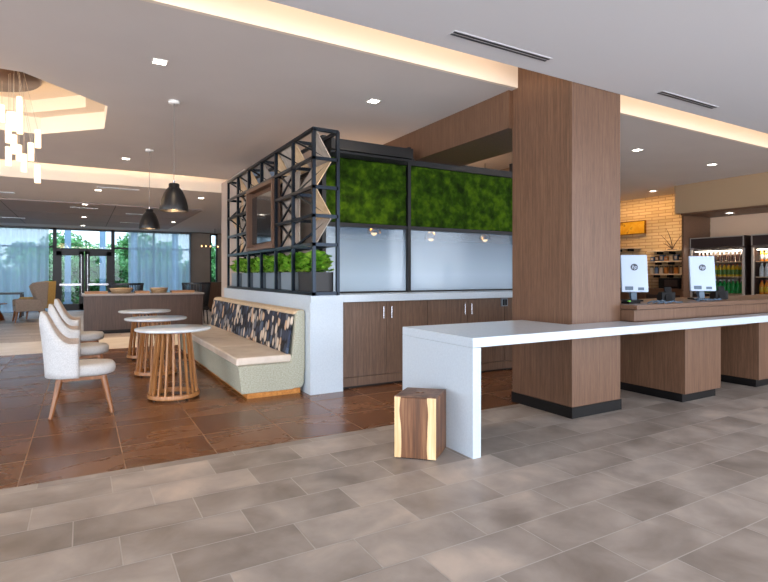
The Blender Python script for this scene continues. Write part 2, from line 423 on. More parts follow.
struct(B().box((-9, 11.14, FAR), (6.5, 22, FAR+.05)).obj('ceiling', 'ceil'))
struct(B().box((6.5, 10.6, MAIN), (12, 11, MAIN+.05)).obj('ceiling', 'ceil'))
b = B(); b.box((-9, 14.2, FAR-.03), (2.72, 20.6, FAR-.001), 0)
for x in (-6.2, -3.9, -1.6, .7): b.box((x, 14.2, FAR-.032), (x+.02, 20.6, FAR-.0305), 1)
for y in (16.6, 18.8): b.box((-9, y, FAR-.032), (2.72, y+.02, FAR-.0305), 1)
struct(b.obj('ceiling', ['dark_ceil', 'dark_seam']))
# ------------------------------------------------------------------ outer walls
WB = 22.0
struct(B().box((-9.1, 10, 0), (-9, 22, 3.6)).obj('wall_left', 'taupe'))
struct(B().box((12.0, -3.5, 0), (12.1, 4.0, 3.6)).obj('wall_right', 'taupe'))
struct(B().box((12.0, 4.0, 0), (12.1, 6.45, 3.6)).obj('wall_right', 'tan_wall'))
struct(B().box((12.0, 6.46, 0), (12.1, 9.7, 3.6)).obj('wall_right', 'brick'))
struct(B().box((6.6, 9.6, 0), (12, 9.7, 3.6)).obj('wall_back', 'taupe'))
b = B(); b.box((3.77, WB, 0), (4.5, WB+.15, FAR)); b.box((4.8, WB, 0), (6.6, WB+.15, FAR)); b.box((-9, WB, 2.97), (4.8, WB+.15, FAR)); b.box((6.5, 9.65, 0), (6.6, 22, 3.6))
struct(b.obj('wall_back', 'taupe'))
# curtain wall of windows and the double door
DX0, DX1 = -.84, 1.0
def window(name, x0, x1, z0, z1, mull=(), rails=(2.3,), fw=.06):
    fr = B(); fr.box((x0, WB, z0), (x0+fw, WB+.1, z1)); fr.box((x1-fw, WB, z0), (x1, WB+.1, z1))
    fr.box((x0, WB, z0), (x1, WB+.1, z0+fw)); fr.box((x0, WB, z1-fw), (x1, WB+.1, z1))
    for x in mull: fr.box((x-.03, WB, z0), (x+.03, WB+.1, z1))
    for r in rails: fr.box((x0, WB, r-.03), (x1, WB+.1, r+.03))
    o = struct(fr.obj(name, 'frame_black'))
    B().box((x0+.02, WB+.045, z0+.02), (x1-.02, WB+.055, z1-.02)).obj('window_pane', 'glass', o)
window('window_1', -9, DX0, 0, 2.97, (-6.9, -4.8, -2.8), (2.3,))
window('window_2', DX0, DX1, 2.2, 2.97, (), ())
window('window_3', DX1, 3.77, 0, 2.97, (2.4,), (2.3,))
window('window_4', 4.5, 4.8, 0, 2.97, (), ())
def door(name, x0, x1, hx):
    fr = B(); fr.box((x0, WB-.02, 0.02), (x0+.16, WB+.06, 2.16)); fr.box((x1-.16, WB-.02, 0.02), (x1, WB+.06, 2.16))
    fr.box((x0, WB-.02, .02), (x1, WB+.06, .26)); fr.box((x0, WB-.02, 2.0), (x1, WB+.06, 2.16))
    o = struct(fr.obj(name, 'frame_black'))
    B().box((x0+.15, WB+.01, .25), (x1-.15, WB+.02, 2.01)).obj('window_pane', 'glass', o)
    B().tube((hx, WB-.09, .55), (hx, WB-.09, 2.05), .02).tube((hx, WB-.09, .7), (hx, WB-.02, .7), .012).tube((hx, WB-.09, 1.9), (hx, WB-.02, 1.9), .012).obj('door_handle', 'chrome', o)
    B().box((x0+.1, WB-.07, .92), (x1-.1, WB-.03, .99)).obj('push_bar', 'chrome', o)
mid = (DX0+DX1)/2
door('door_1', DX0+.05, mid-.01, mid-.1); door('door_2', mid+.01, DX1-.05, mid+.1)
struct(B().box((DX0, WB-.03, 0), (DX0+.05, WB+.08, 2.2)).box((DX1-.05, WB-.03, 0), (DX1, WB+.08, 2.2)).box((DX0, WB-.03, 2.16), (DX1, WB+.08, 2.22)).obj('trim_7', 'frame_black'))

def curtain(label, x0, x1, seed):
    b = B(); n = int((x1-x0)*60); rnd = random.Random(seed); ph = rnd.random()*6
    rows = []
    for j, z in enumerate((.03, 1.4, 2.9)):
        for i in range(n+1):
            x = x0+(x1-x0)*i/n
            y = WB-.3+.05*math.sin(x*26+ph)+.03*math.sin(x*11.3+ph*2+j*.4)
            rows.append((x, y, z))
    for j in range(2):
        for i in range(n):
            a = j*(n+1)+i; b.f.append([a, a+1, a+n+2, a+n+1]); b.m.append(0); b.sm.append(True)
    b.v = rows
    t = thing('sheer_curtain', label, 'curtain', (0, 0, 0))
    b.obj('curtain_panel', 'sheer', t, fixn=False)
    B().box((x0-.03, WB-.33, 2.91), (x1+.03, WB-.25, 2.96)).obj('curtain_track', 'curtain_rail', t)
curtain('pale sheer curtain hanging left of the wing chairs', -6.6, -2.6, 1)
curtain('pale sheer curtain hanging just left of the dark glass doors', -2.5, -1.0, 2)
curtain('pale sheer curtain hanging right of the doors, behind the dark island', 1.5, 3.7, 3)

# outside
struct(B().box((-40, 22.16, -.3), (40, 28, -.05)).obj('floor', 'ground'))
struct(B().box((-60, 28, -.3), (60, 75, -.06)).obj('floor', 'grass'))
ec = None
for i, (x, y) in enumerate(((-.5, 25), (.75, 25), (1.95, 25), (-3.2, 25), (3.6, 25))):
    if not ec:
        ec = tag(B().box((-.11, -.11, 0), (.11, .11, 3.4)).box((-.16, -.16, 0), (.16, .16, .25)).obj('porch_column', 'frame_blue', loc=(x, y, -.05)), '', 'column')
        o = ec
    else: o = ec.copy(); COL.objects.link(o); o.location = (x, y, -.05)
    o['label'] = ['blue grey porch column seen through the left glass door', 'blue grey porch column seen through the right glass door', 'blue grey porch column outside, just right of the doors', 'blue grey porch column behind the left sheer curtain', 'blue grey porch column behind the right sheer curtain'][i]
def leafcloud(n, r, seed, size):
    rnd = random.Random(seed); b = B(); blobs = []
    for _ in range(14):
        v = Vector((rnd.gauss(0, 1), rnd.gauss(0, 1), rnd.gauss(0, 1))).normalized()*rnd.random()*.75
        blobs.append((Vector((v.x*r[0], v.y*r[1], v.z*r[2])), rnd.uniform(.3, .5)))
    for _ in range(n):
        c, br_ = rnd.choice(blobs)
        d = Vector((rnd.gauss(0, 1), rnd.gauss(0, 1), rnd.gauss(0, 1))).normalized()*br_*(rnd.random()**.4)
        p = c+Vector((d.x*r[0], d.y*r[1], d.z*r[2]))
        a = Vector((rnd.gauss(0, 1), rnd.gauss(0, 1), rnd.gauss(0, .6))).normalized()*size*rnd.uniform(.6, 1.2)
        w = a.cross(Vector((rnd.gauss(0, 1), rnd.gauss(0, 1), rnd.gauss(0, 1)))).normalized()*size*.35
        b.add([p-a*.5, p+w*.6, p+a*.5, p-w*.6], [(0, 1, 2, 3)])
    return b
hg = thing('hedge', 'long green hedge outside the glass front, beyond the porch columns', 'hedge', (0, 26.2, -.05))
rnd = random.Random(31); hb = B()
for _ in range(15000):
    p = Vector((rnd.uniform(-9, 9), rnd.choice((-1, 1, -1))*.45*rnd.random()**.3, 0)); p.z = (2.0+.25*noise.noise(Vector((p.x*.9, 2, 0))))*rnd.random()**.8+.03
    a = Vector((rnd.gauss(0, 1), rnd.gauss(0, 1), rnd.gauss(0, .7))).normalized()*.085
    w_ = a.cross(Vector((rnd.gauss(0, 1), rnd.gauss(0, 1), rnd.gauss(0, 1)))).normalized()*.05
    hb.add([p-a, p+w_, p+a, p-w_], [(0, 1, 2, 3)])
hb.obj('foliage', 'tree_leaf', hg, fixn=False)
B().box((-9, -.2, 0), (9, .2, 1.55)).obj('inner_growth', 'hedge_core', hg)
tr0 = None
TS = [(-7.5, 33.5, 1.15, 'leafy green tree outside, beyond the curtain at the far left'), (-4.3, 28.9, .88, 'leafy green tree outside, beyond the curtain left of the doors'), (-1.6, 33, 1.1, 'leafy green tree outside, seen through the left glass door'),
      (.9, 28.9, .88, 'leafy green tree outside, seen through the right glass door'), (3.6, 33.2, 1.15, 'leafy green tree outside, in the clear pane right of the doors'), (6.2, 28.9, .9, 'leafy green tree outside, beyond the right sheer curtain'), (9.3, 33.6, 1.15, 'leafy green tree outside at the far right, behind the taupe wall')]
for i, (x, y, s_, lab) in enumerate(TS):
    if tr0 is None:
        tr0 = thing('tree', lab, 'tree', (x, y, -.06))
        o = leafcloud(12000, (2.6, 2.2, 1.9), 3, .26).obj('foliage', 'tree_leaf', tr0, fixn=False); o.location = (0, 0, 1.85)
        B().tube((0, 0, 0), (.1, 0, 1.8), .13, .08).tube((.1, 0, 1.6), (.6, .2, 2.4), .06, .03).tube((.1, 0, 1.5), (-.5, -.1, 2.4), .06, .03).obj('trunk', 'bark', tr0)
        o = tr0
    else: o = dup(tr0, (x, y, -.06), i*1.3, lab)
    o.scale = (s_, s_, s_)
# ------------------------------------------------------------------ the wood column, beam
col = thing('wood_column', 'tall square column clad in brown wood, passing through the white counter', 'column', (0, 0, 0))
b = B().box((3.84, 3.27, .1), (4.52, 4.03, 3.61)); b.obj('cladding', 'wood', col, bevel=.003)
B().box((3.832, 3.262, 0), (4.526, 4.036, .1)).obj('baseboard', 'black', col)
tag(B().box((3.80, 4.04, 2.81), (4.57, 10.4, 3.199)).obj('ceiling_beam', 'wood'), 'brown wood clad beam running from the column over the moss wall', 'beam')

# ------------------------------------------------------------------ partition with cabinets, moss and glass
XL, XR = 2.14, 6.6
LZ = 1.077
struct(B().box((XL, 5.32, 0), (2.53, 5.9, 1.0)).box((XL, 5.9, 0), (2.5, 9.3, 1.0)).box((XL, 5.30, 1.0), (2.53, 9.3, LZ)).obj('wall_low', 'quartz'))
struct(B().box((2.5, 5.92, 0), (6.6, 6.02, 1.0)).obj('wall_service', 'wall_white'))
tag(B().box((2.53, 5.30, .995), (6.0, 5.775, LZ)).obj('worktop', 'quartz', bevel=.004), 'long white worktop over the row of brown cabinets', 'worktop')
seams = [2.535, 3.14, 3.73, 4.35, 5.0, 5.6]
cabs = [(2.535, 3.73, 3.14, 'brown double cabinet next to the white end wall'), (3.735, 5.0, 4.355, 'brown double cabinet under the worktop, next to the column'), (5.005, 6.0, 5.5, 'brown double cabinet under the worktop, hidden behind the column')]
for x0, x1, xm, lab in cabs:
    t = thing('base_cabinet', lab, 'cabinet', (x0, 5.4, 0))
    w = x1-x0; k = xm-x0
    B().box((0, .022, .02), (w, .5, .99)).obj('body', 'wood_cab', t)
    B().box((0, .03, 0), (w, .4, .02)).obj('kickboard', 'black', t)
    B().box((0, 0, .025), (w, .02, .125)).obj('base_rail', 'wood_cab', t)
    for a, c, hx in ((0, k, k-.055), (k, w, k+.055)):
        d = B().box((a+.002, 0, .13), (c-.002, .02, .985)).obj('door', 'wood_cab', t, bevel=.0015)
        B().tube((hx, -.03, .79), (hx, -.03, .93), .006).tube((hx, -.03, .805), (hx, 0, .805), .004).tube((hx, -.03, .915), (hx, 0, .915), .004).obj('handle', 'chrome', d)
# outlet plate
tag(B().box((4.93, 5.375, .875), (5.04, 5.399, .985)).box((4.95, 5.37, .89), (4.98, 5.376, .97), 1).box((4.99, 5.37, .89), (5.02, 5.376, .97), 1).obj('outlet_plate', ['plate', 'pos_black'], bevel=.002), 'small grey outlet plate on the cabinet front, beside the column', 'outlet')

struct(B().box((2.53, 5.78, .995), (6.0, 5.93, LZ-.0005)).obj('trim_9', 'quartz'))
mw = thing('moss_wall', 'black framed partition with green moss above frosted glass, over the worktop', 'partition', (0, 5.86, 0))
posts = [2.5, 3.7, 5.6]
def moss(x0, x1, z0, z1, seed):
    b = B(); nx = int((x1-x0)*75); nz = int((z1-z0)*75); vs = []
    for j in range(nz+1):
        for i in range(nx+1):
            x = x0+(x1-x0)*i/nx; z = z0+(z1-z0)*j/nz
            p = Vector((x*9, z*9, seed))
            d = .022*noise.noise(p)+.018*noise.noise(p*2.7)+.012*noise.noise(p*7)
            e = min(i, nx-i, j, nz-j)
            vs.append((x, -.03-(d+.015 if e > 0 else -.02), z))
    fs = [(j*(nx+1)+i, j*(nx+1)+i+1, (j+1)*(nx+1)+i+1, (j+1)*(nx+1)+i) for j in range(nz) for i in range(nx)]
    return b.add(vs, fs, 0, True)
moss(2.52, 3.69, 1.94, 2.74, 1.5).obj('moss_panel', 'moss', mw, fixn=False)
moss(3.74, 5.6, 1.94, 2.745, 7.5).obj('moss_panel', 'moss', mw, fixn=False)
B().box((2.5, 0, 1.92), (5.62, .05, 2.8)).obj('backing_board', 'black_metal', mw)
b = B()
B().box((2.48, -.07, LZ), (2.53, .06, 2.97)).obj('post', 'black_metal', mw)
B().box((3.69, -.07, LZ), (3.735, .06, 2.97)).obj('post', 'black_metal', mw)
B().box((5.58, -.07, LZ), (5.63, .06, 2.97)).obj('post', 'black_metal', mw)
B().box((2.5, -.06, 1.895), (5.6, .06, 1.94)).obj('middle_rail', 'black_metal', mw)
B().box((2.5, -.06, 2.74), (5.6, .06, 2.83)).obj('top_rail', 'black_metal', mw)
B().box((2.5, -.05, LZ), (5.6, .05, LZ+.02)).obj('bottom_rail', 'black_metal', mw)
for a, c in ((2.53, 3.69), (3.735, 5.58)):
    B().box((a, -.012, LZ+.02), (c, 0, 1.895)).obj('frosted_pane', 'frost', mw)
bx = B().box((2.47, -.36, 2.75), (3.58, -.06, 2.87))
for k in range(5): bx.box((2.49, -.30+k*.045, 2.72), (3.56, -.285+k*.045, 2.75))
bx.obj('canopy_box', 'black_metal', mw)
struct(B().box((5.63, 5.8, 0), (6.6, 5.92, 3.2)).obj('wall_service', 'taupe'))
struct(B().box((6.55, 5.92, 0), (6.65, 9.7, 3.6)).obj('wall_service', 'taupe'))
# room behind the frosted glass
struct(B().box((2.6, 9.4, 0), (6.55, 9.5, 3.2)).obj('wall_service', 'wall_white'))
struct(B().box((2.5, 6.0, -.04), (6.5, 10.4, 0)).obj('floor', 'ground'))
tag(B().box((5.35, 8.9, 0), (5.7, 9.2, 3.19)).obj('blue_pillar', 'frame_blue'), 'slim blue grey pillar in the room behind the frosted glass', 'pillar')
# taupe wall behind the truss screen
struct(B().box((2.5, 6.02, 1.0), (2.6, 9.3, 2.6)).box((2.5, 9.3, 0), (2.6, 11.09, 3.19)).obj('wall_screen', 'screen_wall'))

# ------------------------------------------------------------------ truss screen
scr = thing('truss_screen', 'black steel open truss screen standing on the white wall above the bench', 'screen', (XL, 5.27, LZ))
D = .30; bay = .632; rows = [0, .553, .863, 1.173, 1.483, 1.795]   # heights above the wall
w = .036
ys = [k*bay for k in range(7)]
for i, y in enumerate(ys):
    for x in (w/2, D):
        if i == 3:   # stops under and over the framed screen
            B().box((x-w/2, y-w/2, 0), (x+w/2, y+w/2, rows[1])).obj('post', 'steel', scr)
            B().box((x-w/2, y-w/2, rows[4]), (x+w/2, y+w/2, rows[5])).obj('post', 'steel', scr)
        else: B().box((x-w/2, y-w/2, 0), (x+w/2, y+w/2, rows[5])).obj('post', 'steel', scr)
L = ys[-1]
for z in (0.02, rows[1], rows[4], rows[5]):
    for x in (w/2, D):
        B().box((x-w/2, 0, z-w/2), (x+w/2, L, z+w/2)).obj('rail', 'steel', scr)
for z in rows[2:4]:
    for a, c in ((0, 2), (4, 6)):
        B().box((0, ys[a], z-w/2), (w, ys[c], z+w/2)).obj('rail', 'steel', scr)
for i, y in enumerate(ys):
    for z in [0.02]+rows[1:]:
        if i == 3 and z in rows[2:4]: continue
        if i in (2, 4) and z in rows[2:4]: continue
        B().box((0, y-w/2, z-w/2), (D, y+w/2, z+w/2)).obj('cross_bar', 'steel', scr)
# braces and folded veneer triangles cell by cell
cells = [(i, r) for r in (1, 2, 3) for i in (0, 1, 4, 5)]+[(i, 4) for i in range(6)]
for (i, r) in cells:
    y0, y1 = ys[i]+w/2, ys[i+1]-w/2; z0, z1 = rows[r], rows[r+1]; ym = (y0+y1)/2
    inx = D-.04; ap_hi = r in (1, 3)      # the folds meet deep at rows 2 and 4
    deep_top = r in (1, 3)
    zd, zs = (z1, z0) if deep_top else (z0, z1)
    A = (.03, y0, zs); C = (.03, y1, zs); Dp = (inx, ym, zd); E1 = (inx, y0, zd); E2 = (inx, y1, zd)
    br_ = B()
    if i in (1, 4) and r < 4: br_.bar((.08, y0, z0), (.08, y1, z1), .02); br_.bar((.06, y1, z0), (.06, y0, z1), .02)
    else: br_.bar(A, E2, .022); br_.bar(C, E1, .022)
    br_.obj('brace', 'steel', scr)
    if i in (1, 4) and r < 4:
        B().box((.10, y0, z0+.02), (.112, y1, z1-.02)).obj('flat_panel', 'stone_panel', scr)
        continue
    def tri(p, q_, s_, mt, nm='triangle_panel'):
        n = (Vector(q_)-Vector(p)).cross(Vector(s_)-Vector(p)).normalized()*.005
        vs = [Vector(a)+n for a in (p, q_, s_)]+[Vector(a)-n for a in (p, q_, s_)]
        B().add(vs, [(0, 1, 2), (5, 4, 3), (0, 3, 4, 1), (1, 4, 5, 2), (2, 5, 3, 0)]).obj(nm, mt, scr)
    k = (i+r) % 3
    tri((.05, y0, zs), (inx-.02, y0, zd), (inx-.02, y1, zd), ('tan_panel', 'stone_panel', 'tan_panel')[k])
    if (i*2+r) % 3 == 0: tri((.05, y0, zs), (inx-.02, y1, zd), (.05, y1, zs), ('stone_panel', 'tan_panel', 'stone_panel')[k] if r < 4 else 'stone_panel')
# framed screen
tv = thing('wall_display', 'dark glossy display recessed in a wooden box frame within the truss screen', 'display', (XL-.03, 0, LZ))
ya, yb, za, zb = 5.27+ys[2]+.02, 5.27+ys[4]-.02, rows[1]+.02, rows[4]-.02
fb = B(); th = .045
fb.box((0, ya, za), (.11, ya+th, zb)); fb.box((0, yb-th, za), (.11, yb, zb)); fb.box((0, ya+th, za), (.11, yb-th, za+th)); fb.box((0, ya+th, zb-th), (.11, yb-th, zb))
fb.obj('wood_frame', 'wood', tv)
B().box((.10, ya+th, za+th), (.11, yb-th, zb-th)).obj('backing', 'wood', tv)
B().box((.075, ya+th+.003, za+.10), (.0995, yb-th-.01, zb-.11)).obj('screen', 'screen', tv, bevel=.004)

# planters
rnd = random.Random(5)
def plant_mesh(seed, n=150):
    rnd = random.Random(seed); b = B()
    for _ in range(n):
        a = rnd.uniform(0, 2*PI); rr = rnd.random()**.6
        th_ = rnd.uniform(.05, 1)
        c = Vector((math.cos(a)*rr*.13, math.sin(a)*rr*.225, .04+.25*math.sqrt(max(0, 1-rr*rr*.85))*th_**.7))
        out_ = Vector((math.cos(a), math.sin(a), rnd.uniform(.1, .9))).normalized()
        l_ = rnd.uniform(.06, .095); sd = out_.cross(Vector((0, 0, 1))).normalized()*l_*.42; up = out_.cross(sd).normalized()*(-.012)
        b.add([c, c+out_*l_*.35+sd+up, c+out_*l_*.75+sd*.8+up, c+out_*l_-up, c+out_*l_*.75-sd*.8+up, c+out_*l_*.35-sd+up, c+out_*l_*.5-up*.6], [(0, 1, 6), (1, 2, 6), (2, 3, 6), (3, 4, 6), (4, 5, 6), (5, 0, 6)], 0, True)
    return b
PL = ['charcoal planter of bright basil-like leaves at the near corner of the truss screen', 'planter of green leaves in the second bay from the near corner of the truss screen', 'planter of green leaves in the third bay, under the near half of the display', 'planter of green leaves in the fourth bay, under the far half of the display', 'planter of green leaves in the fifth bay of the screen, just past the display', 'planter of green leaves in the farthest bay of the truss screen']
for i in range(6):
    yc = 5.27+(i+.5)*bay
    t = thing('leafy_planter', PL[i], 'plant', (XL+.17, yc, LZ+.04), 0, 'planters in the truss screen')
    pb = B(); hx, hy, hz = .115, .235, .215
    pb.prism([(-hx+.008, -hy+.01), (hx-.008, -hy+.01), (hx-.008, hy-.01), (-hx+.008, hy-.01)], 0, .01)
    pb.box((-hx, -hy, 0), (-hx+.012, hy, hz)).box((hx-.012, -hy, 0), (hx, hy, hz)).box((-hx, -hy, 0), (hx, -hy+.012, hz)).box((-hx, hy-.012, 0), (hx, hy, hz))
    pb.obj('pot', 'pot' if i < 1 else 'pot_pale', t)
    B().box((-hx+.012, -hy+.012, .01), (hx-.012, hy-.012, .18)).obj('soil', 'soil', t)
    o = plant_mesh(20+i, 300 if i < 3 else 180).obj('foliage', 'leaf', t, fixn=False); o.location = (0, 0, .15)

# ------------------------------------------------------------------ bench
BY0, BY1 = 5.46, 9.5
bn = thing('banquette_bench', 'long upholstered banquette with leaf print back against the low white wall', 'bench', (0, BY0, 0))
LB = BY1-BY0
B().prism([(1.40, .35), (1.435, .06), (2.10, .06), (2.10, .35)], .012, LB, 'y').obj('seat_base', 'bench_fab', bn, bevel=.012)
B().prism([(1.96, .35), (2.10, .06), (2.132, .12), (2.132, .875), (2.09, .90), (2.035, .885), (2.0, .45)], .012, LB, 'y').obj('backrest', 'bench_fab', bn, bevel=.01)
B().prism([(2.0, .868), (2.132, .868), (2.132, .915), (2.06, .915), (2.02, .90)], 0.02, LB, 'y').obj('top_roll', 'bench_top', bn, bevel=.01)
ep = [(1.40, .345), (1.435, .06), (1.98, .055), (2.06, .075), (2.115, .14), (2.133, .26), (2.133, .89), (2.12, .91), (2.07, .915), (2.045, .9), (1.975, .345)]
B().prism(ep, 0, .03, 'y').obj('end_panel', 'bench_fab', bn, bevel=.008)
B().prism(ep, LB-.02, LB, 'y').obj('end_panel', 'bench_fab', bn, bevel=.008)
B().box((1.50, .03, 0), (2.09, LB-.05, .06)).obj('plinth', 'orange_ply', bn)
ns = 4; cl = (LB-.03)/ns
for k in range(ns):
    y0 = .015+k*cl
    B().box((1.385, y0+.003, .352), (1.985, y0+cl-.003, .435)).obj('seat_cushion', 'seat_vinyl', bn, bevel=.018, seg=3)
    B().prism([(1.935, .438), (1.965, .43), (2.03, .86), (1.995, .868)], y0+.006+(.03 if k == 0 else 0), y0+cl-.006, 'y').obj('back_cushion', 'leaf_print', bn, bevel=.014, seg=3)

# ------------------------------------------------------------------ slatted tables
def make_table(label):
    t = thing('round_table', label, 'table', (0, 0, 0), 0, 'round tables along the banquette')
    B().lathe([(0, .715), (.362, .715), (.378, .722), (.380, .735), (.374, .742), (0, .742)], 48).obj('tabletop', 'table_white', t)
    B().lathe([(.10, .69), (.178, .69), (.178, .714), (.10, .714)], 36, close=True, smooth=False).obj('top_ring', 'oak_dark', t)
    B().lathe([(.20, .02), (.258, .02), (.262, .03), (.258, .062), (.20, .062)], 40, close=True, smooth=False).obj('base_ring', 'oak', t)
    for k in range(20):
        a = 2*PI*(k+.5)/20; c, s = math.cos(a), math.sin(a)
        B().bar((c*.238, s*.238, .055), (c*.163, s*.163, .70), .016, .022, up=(c, s, 0)).obj('slat', 'oak', t)
    for k in range(4):
        a = 2*PI*(k+.3)/4; B().tube((math.cos(a)*.225, math.sin(a)*.225, 0), (math.cos(a)*.225, math.sin(a)*.225, .02), .015).obj('foot', 'black', t)
    return t
t1 = make_table('white topped round table with slatted wood base, nearest of the three')
t1.location = (.845, 5.96, 0)
dup(t1, (.845, 7.47, 0), .1, 'white topped round table with slatted wood base, middle of the three')
dup(t1, (.86, 9.05, 0), .2, 'white topped round table with slatted wood base, farthest of the three')

# ------------------------------------------------------------------ dining chairs
def make_chair(label):
    t = thing('dining_chair', label, 'chair', (0, 0, 0), 0, 'oatmeal chairs facing the banquette')
    # seat : rounded cushion
    def plan(a, rx, ry, p=2.7): 
        c, s = math.cos(a), math.sin(a)
        return (rx*math.copysign(abs(c)**(2/p), c)+.01, ry*math.copysign(abs(s)**(2/p), s))
    n = 40; b = B(); prof = [(.0, .352), (.84, .352), (.96, .365), (1.0, .395), (.99, .43), (.93, .452), (.7, .462), (.0, .466)]
    vs = []
    for k, z in prof:
        for i in range(n):
            x, y = plan(2*PI*i/n, .28, .25); vs.append((.01+(x-.01)*max(k, .001), y*max(k, .001), z))
    fs = [(j*n+i, j*n+(i+1) % n, (j+1)*n+(i+1) % n, (j+1)*n+i) for j in range(len(prof)-1) for i in range(n)]
    b.add(vs, fs, 0, True).obj('seat', 'fabric', t)
    # wrap around shell, back at -x
    m_ = 44; A0 = math.radians(94)
    def shell(a, off, zt, lean=1):
        x, y = plan(a, .30+off, .275+off, 2.5)
        return x, y
    def top(a):
        d = abs(math.atan2(math.sin(a-PI), math.cos(a-PI)))   # 0 at the back
        k = max(0, min(1, (d-.35)/1.0)); k = k*k*(3-2*k)
        return .945*(1-k)+.655*k
    vo_, rowsn = [], 9
    outer, inner = [], []
    for j in range(rowsn):
        f = j/(rowsn-1)
        for i in range(m_):
            a = A0+(2*PI-2*A0)*i/(m_-1)
            z = .355+(top(a)-.355)*f
            lean = .055*max(0, -math.cos(a))*f**1.3
            for lst, off in ((outer, .012), (inner, -.035+.02*f*0)):
                x, y = shell(a, off-(.018 if j == rowsn-1 and lst is outer else 0)+(.012 if j == rowsn-1 and lst is inner else 0), 0)
                lst.append((x-lean, y*(1+.03*f), z-(0.0 if j < rowsn-1 else .0)+(.012 if j == rowsn-1 else 0)))
    def grid(o): return [(o+j*m_+i, o+j*m_+i+1, o+(j+1)*m_+i+1, o+(j+1)*m_+i) for j in range(rowsn-1) for i in range(m_-1)]
    N = m_*rowsn
    b = B(); b.add(outer+inner, grid(0), 0, True)
    for f in grid(N): b.f.append(list(f)); b.m.append(1); b.sm.append(True)
    for i in range(m_-1):
        a = (rowsn-1)*m_+i; b.f.append([a, a+1, N+a+1, N+a]); b.m.append(0); b.sm.append(True)
        b.f.append([i, i+1, N+i+1, N+i]); b.m.append(0); b.sm.append(False)
    for i in (0, m_-1):
        for j in range(rowsn-1):
            a = j*m_+i; b.f.append([a, a+m_, N+a+m_, N+a]); b.m.append(0); b.sm.append(False)
    b.obj('backrest', ['fabric', 'fabric_in'], t)
    fr = B(); fr.bar((-.2, -.19, .335), (.2, -.19, .335), .03, .03).bar((-.2, .19, .335), (.2, .19, .335), .03, .03).bar((-.19, -.2, .335), (-.19, .2, .335), .03, .03).bar((.19, -.2, .335), (.19, .2, .335), .03, .03)
    fr.obj('seat_frame', 'oak_dark', t)
    for sx_ in (-1, 1):
        for sy_ in (-1, 1):
            B().tube((sx_*.248, sy_*.25, 0), (sx_*.175, sy_*.18, .35), .016, .03).obj('leg', 'oak_dark', t)
    return t
c1 = make_chair('oatmeal upholstered chair with wood legs, nearest of the row of three')
c1.location = (-.0, 5.84, 0)
dup(c1, (.0, 7.32, 0), .03, 'oatmeal upholstered chair, the middle one of the row of three')
dup(c1, (.0, 8.84, 0), -.03, 'oatmeal upholstered chair, farthest of the row of three')

# ------------------------------------------------------------------ white counter and wood stool
wc = thing('white_counter', 'long white waterfall counter wrapping the wood column', 'counter', (2.39, 2.9, 0))
b = B(); b.prism([(0, 0), (7.2, 0), (7.2, .2), (2.115, .2), (2.115, .365), (1.395, .365), (1.395, .94), (0, .94)], .785, .855)
b.obj('countertop', 'quartz', wc, bevel=.003)
B().box((0, 0, 0), (.075, .94, .784)).obj('waterfall_leg', 'quartz', wc, bevel=.003)

st = thing('wood_stool', 'square live edge walnut block stool beside the white counter leg', 'stool', (2.14, 2.995, 0))
# block 0.25 wide, turned a little, near corner at its origin
p0 = Vector((0, 0)); p1 = Vector((-.215, .205)); p3 = Vector((.225, .185)); p2 = p1+p3
def lerp(a, c, k): return a+(c-a)*k
H = .445
corners = [p0, p3, p2, p1]
B().prism([tuple(p) for p in corners], .006, H-.012, 'z').obj('block', 'walnut', st, bevel=.006)
B().prism([tuple(p) for p in corners], H-.011, H, 'z').obj('seat_top', 'walnut_top', st, bevel=.004)
B().prism([tuple(lerp(p, p0*.25+p1*.25+p2*.25+p3*.25, .06)) for p in corners], 0, .006, 'z').obj('base_pad', 'black', st)
ctr = (p0+p1+p2+p3)/4
def edge_strip(a, c, k0, k1, seed, nm='sapwood_edge'):
    """pale live edge band: a thin inlay standing 1.5 mm proud of the face from a to c"""
    d = (c-a); nrm = Vector((d.y, -d.x)).normalized()
    if nrm.dot(a-ctr) < 0: nrm = -nrm
    n = 18; vs = []
    for j in range(n+1):
        z = .008+(H-.016)*j/n
        wob = .06*noise.noise(Vector((seed, j*.13, 0)))+.008*noise.noise(Vector((seed, j*.4, 3)))
        ka, kb = (k0, k1+wob) if k0 < .5 and k0 < .01 else (k0+wob, k1)
        for k, o_ in ((ka, .0015), (kb, .0015), (kb, -.002), (ka, -.002)):
            p = lerp(a, c, k)+nrm*o_; vs.append((p.x, p.y, z))
    fs = [(4*j+i, 4*j+(i+1) % 4, 4*j+4+(i+1) % 4, 4*j+4+i) for j in range(n) for i in range(4)]+[(3, 2, 1, 0), (4*n, 4*n+1, 4*n+2, 4*n+3)]
    B().add(vs, fs).obj(nm, 'sapwood', st)
edge_strip(p1, p0, 0, .15, 2.3); edge_strip(p1, p0, .80, 1.0, 9.1)
B().lathe([(0, .0), (.03, .0), (.034, .0015), (0, .002)], 20, c=(ctr.x-.01, ctr.y, H)).obj('knot', 'walnut', st)

